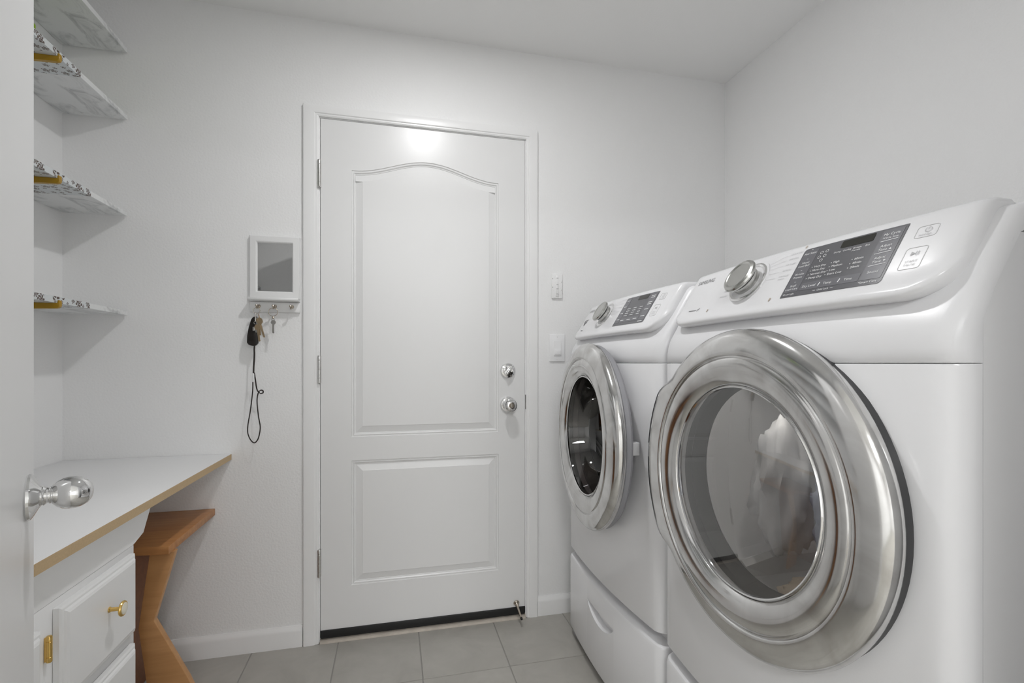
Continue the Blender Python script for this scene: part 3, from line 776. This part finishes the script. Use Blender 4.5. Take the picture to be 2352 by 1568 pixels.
    # drum, gasket
    lathe('gasket', [(0.221, 0.004), (0.2215, -0.03), (0.205, -0.05), (0.198, -0.045), (0.205, -0.02), (0.214, 0.002)], (0, 0, ZC), (-1, 0, 0), 'gasket', t, 64)
    lathe('drum', [(0.205, -0.052), (0.262, -0.058), (0.262, -0.50), (0.25, -0.53), (0.08, -0.545), (0, -0.54)], (0, 0, ZC), (-1, 0, 0), 'drum_pale' if kind == 'dryer' else 'drum_dark', t, 64)
    for k in range(3):
        a = 2 * PI * k / 3 + 0.5
        c, s = math.cos(a), math.sin(a)
        bm = bmesh.new(); A = []
        for (xx, hgt) in [(0.09, 0.02), (0.15, 0.045), (0.42, 0.045), (0.48, 0.02)]:
            ring = []
            for (u, v) in [(-0.022, 0.262), (-0.008, 0.262 - hgt), (0.008, 0.262 - hgt), (0.022, 0.262)]:
                ring.append(bm.verts.new((xx, u * c + v * s, ZC - u * s + v * c)))
            A.append(ring)
        for r0, r1 in zip(A[:-1], A[1:]):
            for q in range(3): bm.faces.new([r0[q], r0[q + 1], r1[q + 1], r1[q]])
        bm.faces.new(A[0]); bm.faces.new(A[-1])
        from_bm('drum_vane', bm, 'drum_pale' if kind == 'dryer' else 'drum_dark', t)

    if kind == 'dryer':
        lathe('drum_fill_fixture', [(0, 0.0), (0.018, 0.0), (0.016, -0.006), (0, -0.009)], (0.075, 0.03, ZC + 0.2585), (0.3, 0, 1), 'holder', t, 16)  # small fixture added to go with the drum fill lamp
        dl = bpy.data.lights.new('drum_fill_lamp', 'POINT'); dl.energy = 0.35; dl.shadow_soft_size = 0.012; dl.color = (1.0, 0.96, 0.9)  # added fill lamp that makes the laundry show through the window
        dlo = bpy.data.objects.new('drum_fill_lamp', dl); COL.objects.link(dlo); dlo.parent = t; dlo.location = (0.082, 0.03, ZC + 0.232)
    # round door: local frame at the hinge point, x outward = -x
    hinge_y = 0.315 if kind == 'washer' else -0.315
    grip = -1 if kind == 'washer' else 1        # side with the grip
    def fn(r_, h, a):
        # angle a: u = up x axis ; axis=-x: u = z x -x = -y ; v = axis x u = (-x) x (-y) = z
        d = abs(((a - (PI if grip > 0 else 0)) + PI) % (2 * PI) - PI)
        wv = max(0.0, min(1.0, (math.radians(44) - d) / math.radians(13))); wv = wv * wv * (3 - 2 * wv)
        k = max(0, min(1, (r_ - 0.262) / 0.03))
        amp = 0.018 if kind == 'dryer' else 0.004
        return r_ + amp * wv * k, h + (0.006 if kind == 'dryer' else 0.002) * wv * k
    o_ = (0.002, -hinge_y, ZC)
    ring = [(0.287, 0.004), (0.296, 0.005), (0.301, 0.010), (0.303, 0.017), (0.3025, 0.024), (0.299, 0.031), (0.293, 0.037), (0.284, 0.0415), (0.272, 0.0450), (0.262, 0.0470), (0.2555, 0.0475), (0.2530, 0.0455), (0.2515, 0.0425), (0.2495, 0.0425), (0.2475, 0.0450), (0.243, 0.0475), (0.235, 0.0490), (0.225, 0.0485), (0.214, 0.0455), (0.205, 0.0410), (0.1985, 0.0360), (0.1960, 0.0320), (0.1950, 0.0260), (0.200, 0.010)]
    door = lathe('door', ring, o_, (-1, 0, 0), 'silver_painted_reflections', t, 128, fn, close=True, angle=60)
    door.location = (0, hinge_y, 0)
    lathe('door_backing', [(0.286, 0.012), (0.296, 0.004), (0.297, -0.008), (0.290, -0.016), (0.27, -0.019), (0.215, -0.019), (0.205, -0.010), (0.205, 0.018)], o_, (-1, 0, 0), 'dark_plastic' if kind == 'dryer' else 'grey_plastic', door, 96, close=True)
    lathe('window_rim', [(0.1955, 0.0330), (0.1935, 0.0352), (0.1910, 0.0340), (0.1915, 0.028)], o_, (-1, 0, 0), 'chrome', door, 96, close=True)
    if kind == 'dryer':
        wn = lathe('window', [(0.1915, 0.0310), (0.17, 0.0338), (0.14, 0.0366), (0.10, 0.0392), (0.05, 0.0408), (0, 0.0413)], o_, (-1, 0, 0), 'glass_dryer', door, 96)
    else:
        wn = lathe('window', [(0.1915, 0.030), (0.186, 0.012), (0.178, -0.02), (0.168, -0.055), (0.150, -0.080), (0.11, -0.095), (0.05, -0.101), (0, -0.102)], o_, (-1, 0, 0), 'glass_washer', door, 96)
        door.rotation_euler = (0, 0, math.radians(-4.2))
        lt_ = box('latch_hook', 0.016, 0.036, -0.292 - hinge_y, -0.270 - hinge_y, 0.825, 0.862, 'print_pale', door, 0.003)
        lathe('badge', [(0.006, 0.0), (0.006, 0.0012), (0, 0.0016)], (-0.0465, -hinge_y + 0.06, ZC + 0.228), (-1, 0, 0), 'chrome', door, 20)
    face_out(wn, (-1, 0, 0))
    return t

washer_yc, dryer_yc = 1.505, 0.80
machine('washer', washer_yc, 'white front-load washer next to the closed door, its round door ajar')
machine('dryer', dryer_yc, 'white front-load dryer nearest the viewer, laundry behind its round window')

def pedestal(yc, label):
    t = thing('laundry_pedestal', label, 'pedestal', (XF, yc, 0), group='pedestals under the laundry machines')
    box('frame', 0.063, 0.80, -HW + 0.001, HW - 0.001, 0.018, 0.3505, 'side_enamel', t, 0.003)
    dr = front_panel('drawer_front', 0.034, 0.322, 'enamel', t, bevz=0.011, r=0.026, back=0.062)
    # scooped grip slot
    bm = bmesh.new(); A, B_ = [], []
    npt = 20
    pts = [(-0.105 + 0.21 * k / npt, 0.238) for k in range(npt + 1)] + [(0.105 - 0.21 * k / npt, 0.238 - 0.045 * (1 - (1 - 2 * k / npt) ** 2) ** 0.7) for k in range(1, npt)]
    A = [bm.verts.new((-0.05, p[0], p[1])) for p in pts]; B_ = [bm.verts.new((0.024, p[0], p[1] + 0.012)) for p in pts]
    bm.faces.new(A); bm.faces.new(B_[::-1]); n = len(pts)
    for i in range(n): bm.faces.new([A[i], A[(i + 1) % n], B_[(i + 1) % n], B_[i]])
    cut(dr, bm)
    # recessed plinth and feet
    box('plinth', 0.030, 0.785, -HW + 0.02, HW - 0.02, 0.006, 0.033, 'grey_plastic', t)
    for sx in (0.10, 0.72):
        for sy in (-0.29, 0.29):
            lathe('foot', [(0, 0.0005), (0.022, 0.0005), (0.020, 0.010), (0.008, 0.012), (0.008, 0.02), (0, 0.02)], (sx, sy, 0), (0, 0, 1), 'black_rubber', t, 16)
    return t
pedestal(washer_yc, 'white drawer pedestal under the washer next to the closed door')
pedestal(dryer_yc, 'white drawer pedestal under the dryer nearest the viewer')

# laundry behind the dryer window
def crumple(name, label, c, size, material, seed, rot=(0, 0, 0)):
    rnd = random.Random(seed)
    bm = bmesh.new(); bmesh.ops.create_icosphere(bm, subdivisions=4, radius=1)
    from mathutils import noise as mn
    off = Vector((seed * 3.1, seed * 1.7, seed * 0.9))
    R_ = Euler(rot).to_matrix()
    for v in bm.verts:
        d = v.co.normalized()
        k = 1 + 0.28 * mn.noise(d * 1.8 + off) + 0.16 * abs(mn.noise(d * 4.2 + off)) * 2 - 0.1
        p = R_ @ Vector((d.x * size[0] * k, d.y * size[1] * k, d.z * size[2] * k))
        v.co = p
    o = from_bm(name, bm, material, None, smooth=True, angle=80)
    o.location = (XF + c[0], dryer_yc + c[1], ZC + c[2])
    return tag(o, label, 'laundry', 'laundry in the dryer')
crumple('folded_towel', 'pale grey towel standing upright behind the dryer window', (0.17, 0.095, -0.030), (0.07, 0.052, 0.150), 'cloth_white', 3)
crumple('shirt', 'beige cloth at the bottom of the dryer drum', (0.17, -0.015, -0.222), (0.09, 0.075, 0.022), 'cloth_beige', 5)
crumple('trousers', 'dull blue-grey cloth to the right in the dryer drum', (0.20, -0.040, -0.075), (0.075, 0.055, 0.105), 'cloth_blue', 8)
crumple('sock', 'small rose cloth low in the dryer drum', (0.11, -0.115, -0.190), (0.035, 0.035, 0.020), 'cloth_rose', 11)
# ------------------------------------------------------------------ counter, cabinet, wooden stand
CT0, CT1, CXF = 0.7215, 0.7425, -0.586
ct = thing('countertop', 'white laminate countertop with a raw tan edge, along the left wall', 'counter', (XL, 1.1, CT0))
box('laminate_top', 0.001, CXF - XL - 0.0012, 0.20 - 1.1, YF - 0.002 - 1.1, 0.0, CT1 - CT0, 'laminate', ct, 0.0006, 1)
box('front_edge', CXF - XL - 0.001, CXF - XL + 0.0005, 0.20 - 1.1, YF - 0.002 - 1.1, 0.0, CT1 - CT0 - 0.0008, 'fibreboard_edge', ct)

CF = -0.620
cb = thing('base_cabinet', 'white base cabinet with drawers under the countertop', 'cabinet', (XL, 1.1, 0))
def cbx(name, x0, x1, y0, y1, z0, z1, m_, parent=None, bev=0.0, seg=2):
    return box(name, x0 - XL, x1 - XL, y0 - 1.1, y1 - 1.1, z0, z1, m_, parent or cb, bev, seg)
cbx('body', XL + 0.002, CF - 0.018, 0.21, 1.377, 0.001, CT0 - 0.0008, 'cabinet_paint')
cbx('face_frame', CF - 0.0178, CF, 0.21, 1.377, 0.001, 0.634, 'cabinet_paint', None, 0.0008, 1)
prism('apron', [(0.21 - 1.1, 0.6345), (1.377 - 1.1, 0.6345), (1.425 - 1.1, 0.648), (1.476 - 1.1, CT0 - 0.0008), (0.21 - 1.1, CT0 - 0.0008)], 'x', CF - 0.0178 - XL, CF - XL, 'cabinet_paint', cb, 0.0008, 1)
def front(name, y0, y1, z0, z1, parent):
    """overlay front with an ogee edge, facing +x"""
    bm = bmesh.new()
    x0 = CF - XL + 0.0005
    prof = [(0.0, 0.0), (0.0, 0.010), (0.004, 0.0125), (0.008, 0.0130), (0.011, 0.0165), (0.016, 0.0185), (0.0175, 0.0185)]
    rows = []
    for (i_, d) in prof:
        rows.append([bm.verts.new((x0 + d, a - 1.1, z)) for a, z in [(y0 + i_, z0 + i_), (y1 - i_, z0 + i_), (y1 - i_, z1 - i_), (y0 + i_, z1 - i_)]])
    for A, B in zip(rows[:-1], rows[1:]):
        for k in range(4): bm.faces.new([A[k], A[(k + 1) % 4], B[(k + 1) % 4], B[k]])
    bm.faces.new(rows[0]); bm.faces.new(rows[-1])
    return from_bm(name, bm, 'cabinet_paint', parent, smooth=True, angle=20)
def cab_knob(parent, y, z):
    o_ = (CF - XL + 0.0185, y - 1.1, z)
    k = lathe('knob', [(0, 0), (0.006, 0), (0.006, 0.002), (0.0042, 0.004), (0.0042, 0.020), (0.008, 0.0225), (0.0155, 0.0240), (0.0165, 0.0265), (0.0155, 0.0285), (0.0130, 0.0292), (0.0, 0.0292)], o_, (1, 0, 0), 'brass', parent, 32)
    lathe('knob_face', [(0.0125, 0.0290), (0.0115, 0.0305), (0.006, 0.0316), (0, 0.0320)], o_, (1, 0, 0), 'ivory', parent, 28)
for (z0, z1) in [(0.432, 0.620), (0.215, 0.403), (0.03, 0.186)]:
    f_ = front('drawer', 1.085, 1.358, z0, z1, cb); cab_knob(f_, 1.2325, (z0 + z1) / 2 + 0.018)
f_ = front('cabinet_door', 0.62, 1.035, 0.03, 0.605, cb)
for zc in (0.556, 0.10):
    hg = cbx('hinge', CF + 0.0005, CF + 0.003, 1.062, 1.069, zc - 0.022, zc + 0.022, 'brass', f_)
    lathe('barrel', [(0, -0.024), (0.004, -0.024), (0.0048, -0.022), (0.0048, -0.0145), (0.0042, -0.014), (0.0048, -0.0135), (0.0048, 0.0135), (0.0042, 0.014), (0.0048, 0.0145), (0.0048, 0.022), (0.004, 0.024), (0, 0.024)], (CF - XL + 0.0062, 1.0655 - 1.1, zc), (0, 0, 1), 'brass', f_, 14)

ws = thing('wooden_stand', 'orange-brown wooden stand with an angled leg, under the counter end', 'stand', (-0.80, 1.80, 0))
def wl(x, y): return x + 0.80, y - 1.80
# slab top
prism('shelf_board', [(-1.05 + 0.80, 1.415 - 1.80), (-0.760 + 0.80, 1.630 - 1.80), (-0.640 + 0.80, 1.618 - 1.80), (-0.640 + 0.80, 1.998 - 1.80), (-1.05 + 0.80, 1.998 - 1.80)], 'z', 0.520, 0.544, 'wood_board', ws, 0.0015, 2)
leg = [(-0.700, 0.5195), (-0.729, 0.300), (-0.705, 0.110), (-0.690, 0.001), (-0.545, 0.001), (-0.600, 0.135), (-0.689, 0.318), (-0.634, 0.5195)]
prism('leg', [(p[0] + 0.80, p[1]) for p in leg], 'y', 1.645 - 1.80, 1.667 - 1.80, 'wood_leg', ws, 0.0015, 2)
box('side_panel', -0.838 + 0.80, -0.820 + 0.80, 1.42 - 1.80, 1.93 - 1.80, 0.001, 0.5195, 'wood_dark', ws, 0.001, 1)

# ------------------------------------------------------------------ wall shelves
SX = -0.915
def shelf(zb, yb, label):
    t = thing('wall_shelf', label, 'shelf', (XL, 1.1, zb), group='liner-covered wall shelves')
    bm = bmesh.new(); x0, x1, y0, y1, h = 0.001, SX - XL, 0.215 - 1.1, 1.990 - 1.1, 0.0165
    bm_box(bm, x0, x1, y0, y1, 0, h)
    bmesh.ops.bevel(bm, geom=[e for e in bm.edges], offset=0.001, segments=1, affect='EDGES')
    from_bm('board', bm, 'marble_liner', t)
    # floral liner wrapped round the nearer stretch (sleeve 0.6 mm proud)
    e_ = 0.0006
    bm = bmesh.new(); bm_box(bm, x0, x1 + e_, y0 - e_, yb - 1.1, -e_, h + e_)
    from_bm('floral_liner_sleeve', bm, 'floral_liner', t)
    # brackets under the board, curled up at the tip
    for yb_ in (1.625, 1.02, 0.36):
        yy = yb_ - 1.1
        pts = [(0.001, -0.0215), (0.001, -0.0008), (x1 - 0.001, -0.0008), (x1 + 0.0015, 0.0005), (x1 + 0.0015, 0.0060), (x1 + 0.0030, 0.0075), (x1 + 0.0050, 0.0072), (x1 + 0.0060, 0.0055), (x1 + 0.0060, -0.0080), (x1 + 0.0045, -0.0125), (x1 + 0.0010, -0.0150), (x1 - 0.005, -0.0160)]
        prism('bracket', pts, 'y', yy - 0.006, yy + 0.006, 'bracket_gold', t, 0.0008, 1)
    return t
shelf(1.2480, 1.770, 'lowest of the four wall shelves above the counter')
shelf(1.5970, 1.775, 'second wall shelf from the bottom')
shelf(1.9380, 1.726, 'second wall shelf from the top, with the green box on it')
shelf(2.1740, 1.700, 'topmost wall shelf, just under the ceiling')
gb = thing('storage_box', 'lime-green box on the second shelf from the top', 'box', (-1.065, 1.63, 1.9555))
box('body', -0.035, 0.035, -0.10, 0.10, 0.0, 0.108, 'lime_plastic', gb, 0.006, 3)
box('lid', -0.037, 0.037, -0.102, 0.102, 0.1082, 0.126, 'lime_plastic', gb, 0.006, 3)

# ------------------------------------------------------------------ mirror with key hooks
mu = thing('wall_mirror', 'small white-framed wall mirror with a ledge and three key hooks', 'mirror', (-0.435, YF, 1.27))
def mframe():
    x0, x1, z0, z1 = -0.087, 0.087, 0.052, 0.286
    prof = [(0.0, -0.0008), (0.0, -0.014), (0.003, -0.017), (0.022, -0.019), (0.025, -0.017), (0.027, -0.010), (0.027, -0.0008)]
    bm = bmesh.new(); rows = []
    for (i_, d) in prof:
        rows.append([bm.verts.new((a, d, b_)) for a, b_ in [(x0 + i_, z0 + i_), (x1 - i_, z0 + i_), (x1 - i_, z1 - i_), (x0 + i_, z1 - i_)]])
    for A, B in zip(rows, rows[1:] + rows[:1]):
        for k in range(4): bm.faces.new([A[k], A[(k + 1) % 4], B[(k + 1) % 4], B[k]])
    from_bm('frame', bm, 'frame_white', mu, smooth=True, angle=20)
mframe()
box('mirror_pane', -0.0598, 0.0598, -0.0095, -0.0065, 0.0792, 0.2588, 'mirror_glass', mu)
prism('ledge', [(-0.0008, 0.039), (-0.045, 0.041), (-0.047, 0.043), (-0.047, 0.049), (-0.045, 0.0515), (-0.0008, 0.0515)], 'x', -0.087, 0.087, 'frame_white', mu, 0.0008, 1)
box('hook_rail', -0.087, 0.087, -0.012, -0.0008, 0.0, 0.0385, 'frame_white', mu, 0.0015)
for hx in (-0.0555, 0.0, 0.0600):
    hk = lathe('hook', [(0, 0), (0.0065, 0.0), (0.0070, 0.002), (0.0055, 0.004), (0, 0.0045)], (hx, -0.0122, 0.0215), (0, -1, 0), 'nickel', mu, 20)
    tube('hook_arm', smooth_path([(hx, -0.0125, 0.0215), (hx, -0.022, 0.0185), (hx, -0.032, 0.0125), (hx, -0.040, 0.0125), (hx, -0.0435, 0.019)], 5), 0.0026, 'nickel', hk, 10)
    lathe('hook_tip', [(0, -0.005), (0.0036, -0.0036), (0.005, 0), (0.0036, 0.0036), (0, 0.005)], (hx, -0.0440, 0.0205), (0, 0, 1), 'nickel', hk, 14)

# key shapes
def key_mesh(parent, c, ang, length, material, bow_r=0.0105, tilt=0.0):
    """flat key hanging from its hole; c = hole centre (local), ang = swing in the wall plane"""
    bm = bmesh.new(); th = 0.0011
    out = []
    for k in range(20):
        a = PI * 0.5 + math.radians(25) + (2 * PI - math.radians(50)) * k / 19
        out.append((bow_r * math.sin(a - PI / 2) * -1.0, -bow_r * 0.55 + bow_r * math.cos(a - PI / 2 + PI)))
    pts = [(bow_r * math.cos(PI * 1.5 + 0.45 + (2 * PI - 0.9) * k / 18), -bow_r * 0.45 + bow_r * math.sin(PI * 1.5 + 0.45 + (2 * PI - 0.9) * k / 18)) for k in range(19)]
    z = -bow_r * 1.45; w = 0.0036
    blade = [(-w, z), (-w, -length + 0.003), (0, -length), (w, -length + 0.003)]
    zz = -length + 0.006
    while zz < z - 0.004:
        blade += [(w, zz), (w - 0.0016, zz + 0.0012), (w - 0.0005, zz + 0.0026)]; zz += 0.0036
    blade += [(w, z)]
    poly = pts + blade
    A = [bm.verts.new((p[0], -th, p[1])) for p in poly]; B = [bm.verts.new((p[0], th, p[1])) for p in poly]
    bm.faces.new(A); bm.faces.new(B[::-1])
    for i in range(len(poly)): bm.faces.new([A[i], A[(i + 1) % len(poly)], B[(i + 1) % len(poly)], B[i]])
    bmesh.ops.rotate(bm, verts=bm.verts, cent=(0, 0, 0), matrix=Matrix.Rotation(tilt, 3, 'Z') @ Matrix.Identity(3))
    bmesh.ops.rotate(bm, verts=bm.verts, cent=(0, 0, 0), matrix=Matrix.Rotation(ang, 3, 'Y'))
    bmesh.ops.translate(bm, verts=bm.verts, vec=c)
    return from_bm('key', bm, material, parent)

KY = 1.9575
kb1 = thing('key_bunch', 'bunch of keys with black pouch and dangling black strap, on the left hook', 'keys', (-0.4905, KY, 1.2765))
def kl(x, z, dy=0.0): return (x + 0.4905, dy, z - 1.2765)
tube('key_ring', [(0.0115 * math.cos(2 * PI * k / 28), 0.002 * math.sin(2 * PI * k / 28), -0.0045 + 0.0115 * math.sin(2 * PI * k / 28)) for k in range(28)], 0.0009, 'nickel', kb1, 8, True)
pou = [(-0.502, 1.2490), (-0.4895, 1.2505), (-0.4860, 1.2300), (-0.4860, 1.1520), (-0.4930, 1.1435), (-0.5035, 1.1420), (-0.5165, 1.1450), (-0.5235, 1.1540), (-0.5225, 1.1800), (-0.5170, 1.2120), (-0.5090, 1.2400)]
prism('key_pouch', [(kl(*p)[0], kl(*p)[2]) for p in pou], 'y', -0.002, 0.012, 'leather', kb1, 0.003, 3)
key_mesh(kb1, kl(-0.486, 1.2420, -0.0035), 0.10, 0.052, 'key_nickel', 0.0095)
key_mesh(kb1, kl(-0.4800, 1.2400, -0.0065), -0.05, 0.060, 'key_brass', 0.0105)
key_mesh(kb1, kl(-0.4790, 1.2360, -0.0095), -0.26, 0.066, 'key_brass', 0.0105)
key_mesh(kb1, kl(-0.4845, 1.2150, -0.0120), -0.12, 0.058, 'key_brass', 0.0110)
tube('snap_hook', smooth_path([kl(-0.4935, 1.262, -0.001), kl(-0.4930, 1.246, -0.006), kl(-0.4925, 1.232, -0.007)], 4), 0.0022, 'key_nickel', kb1, 8)
tube('link', [(kl(-0.4925, 1.2265)[0] + 0.005 * math.cos(2 * PI * k / 18), -0.008, kl(0, 1.2265)[2] + 0.005 * math.sin(2 * PI * k / 18)) for k in range(18)], 0.001, 'key_nickel', kb1, 6, True)
tube('copper_link', smooth_path([kl(-0.4840, 1.258, 0.0), kl(-0.4790, 1.244, -0.006), kl(-0.4745, 1.226, -0.006), kl(-0.4730, 1.212, -0.004)], 4), 0.0013, 'copper', kb1, 6)
box('charm', *[v for v in (kl(-0.5015, 0)[0], kl(-0.4935, 0)[0])], -0.0095, -0.0065, kl(0, 1.197)[2], kl(0, 1.212)[2], 'key_nickel', kb1, 0.0008)
strap_a = [(-0.4985, 1.1440), (-0.4993, 1.1286), (-0.4990, 1.1087), (-0.5010, 1.0700), (-0.5020, 1.0420)]
tube('strap', smooth_path([kl(x, z, 0.004) for x, z in strap_a], 6), 0, 'ribbon', kb1, 8, flat=(0.0012, 0.0028))
box('strap_clip', kl(-0.5045, 0)[0], kl(-0.4995, 0)[0], 0.001, 0.007, kl(0, 1.0090)[2], kl(0, 1.0410)[2], 'tag_white', kb1, 0.001)
loop = [(-0.4998, 1.0440), (-0.4965, 1.0150), (-0.4934, 0.9890), (-0.4870, 0.9745), (-0.4765, 0.9795), (-0.4685, 0.9765), (-0.4695, 0.9695), (-0.4788, 0.9664), (-0.4862, 0.9713), (-0.4915, 0.9411), (-0.4862, 0.8850), (-0.4788, 0.8448), (-0.4818, 0.8129), (-0.4891, 0.7940), (-0.5007, 0.7865), (-0.5138, 0.7981), (-0.5225, 0.8223), (-0.5210, 0.8541), (-0.5123, 0.9016), (-0.5036, 0.9732), (-0.5030, 1.0100)]
tube('strap_loop', smooth_path([kl(x, z, 0.004 + 0.006 * math.sin(i * 0.9)) for i, (x, z) in enumerate(loop)], 8), 0, 'ribbon', kb1, 8, flat=(0.0010, 0.0023))

kb2 = thing('key_ring_set', 'single nickel key on a ring, on the middle hook', 'keys', (-0.435, KY, 1.2765))
tube('key_ring', [(0.0155 * math.cos(2 * PI * k / 32), 0.002 * math.sin(2 * PI * k / 32), -0.0085 + 0.0155 * math.sin(2 * PI * k / 32)) for k in range(32)], 0.0012, 'nickel', kb2, 8, True)
lathe('swivel_bead', [(0, -0.0048), (0.0035, -0.0034), (0.0048, 0), (0.0035, 0.0034), (0, 0.0048)], (0, 0, -0.0295), (0, 0, 1), 'nickel', kb2, 14)
tube('link', [(0.0050 * math.cos(2 * PI * k / 16), 0, -0.0378 + 0.0050 * math.sin(2 * PI * k / 16)) for k in range(16)], 0.0009, 'key_nickel', kb2, 6, True)
key_mesh(kb2, (0.001, -0.001, -0.043), 0.0, 0.045, 'key_nickel', 0.0085)

# ------------------------------------------------------------------ switch and slim wall plate
sw = thing('light_switch', 'white rocker light switch beside the door, below the slim plate', 'switch', (0.685, YF, 1.144))
box('cover_plate', -0.0355, 0.0355, -0.0065, -0.0008, -0.0595, 0.0595, 'tag_white', sw, 0.003, 3)
rk = prism('rocker', [(-0.0065, -0.0325), (-0.0110, -0.0325), (-0.0085, 0.0), (-0.0085, 0.0325), (-0.0065, 0.0325)], 'x', -0.0168, 0.0168, 'tag_white', sw, 0.0008, 1)
box('slider', -0.0140, 0.0140, -0.0125, -0.0096, -0.0290, -0.0080, 'tag_white', rk, 0.001)
for z in (-0.048, 0.048): lathe('screw', [(0.0032, 0.0063), (0.0030, 0.0072), (0, 0.0076)], (0, 0, z), (0, -1, 0), 'trim_paint', sw, 12)
pl = thing('wall_plate', 'slim white plate with tiny buttons on the wall, above the light switch', 'wall plate', (0.684, YF, 1.411))
box('plate_body', -0.0245, 0.0245, -0.009, -0.0008, -0.0535, 0.0535, 'wall_paint', pl, 0.003, 3)
box('button_strip', -0.0075, 0.0075, -0.0105, -0.0088, -0.046, 0.046, 'trim_paint', pl, 0.0006, 1)
for z in (0.034, 0.006, -0.012, -0.034): box('button', -0.004, 0.004, -0.0118, -0.0102, z - 0.0012, z + 0.0012, 'print_pale', pl)
for (x_, z) in [(-0.0215, 0.031), (0.0195, 0.017), (-0.0215, -0.006), (0.0185, -0.017)]:
    lathe('screw', [(0.0022, 0.0085), (0.0022, 0.0098), (0, 0.0102)], (x_, 0, z), (0, -1, 0), 'steel', pl, 10)
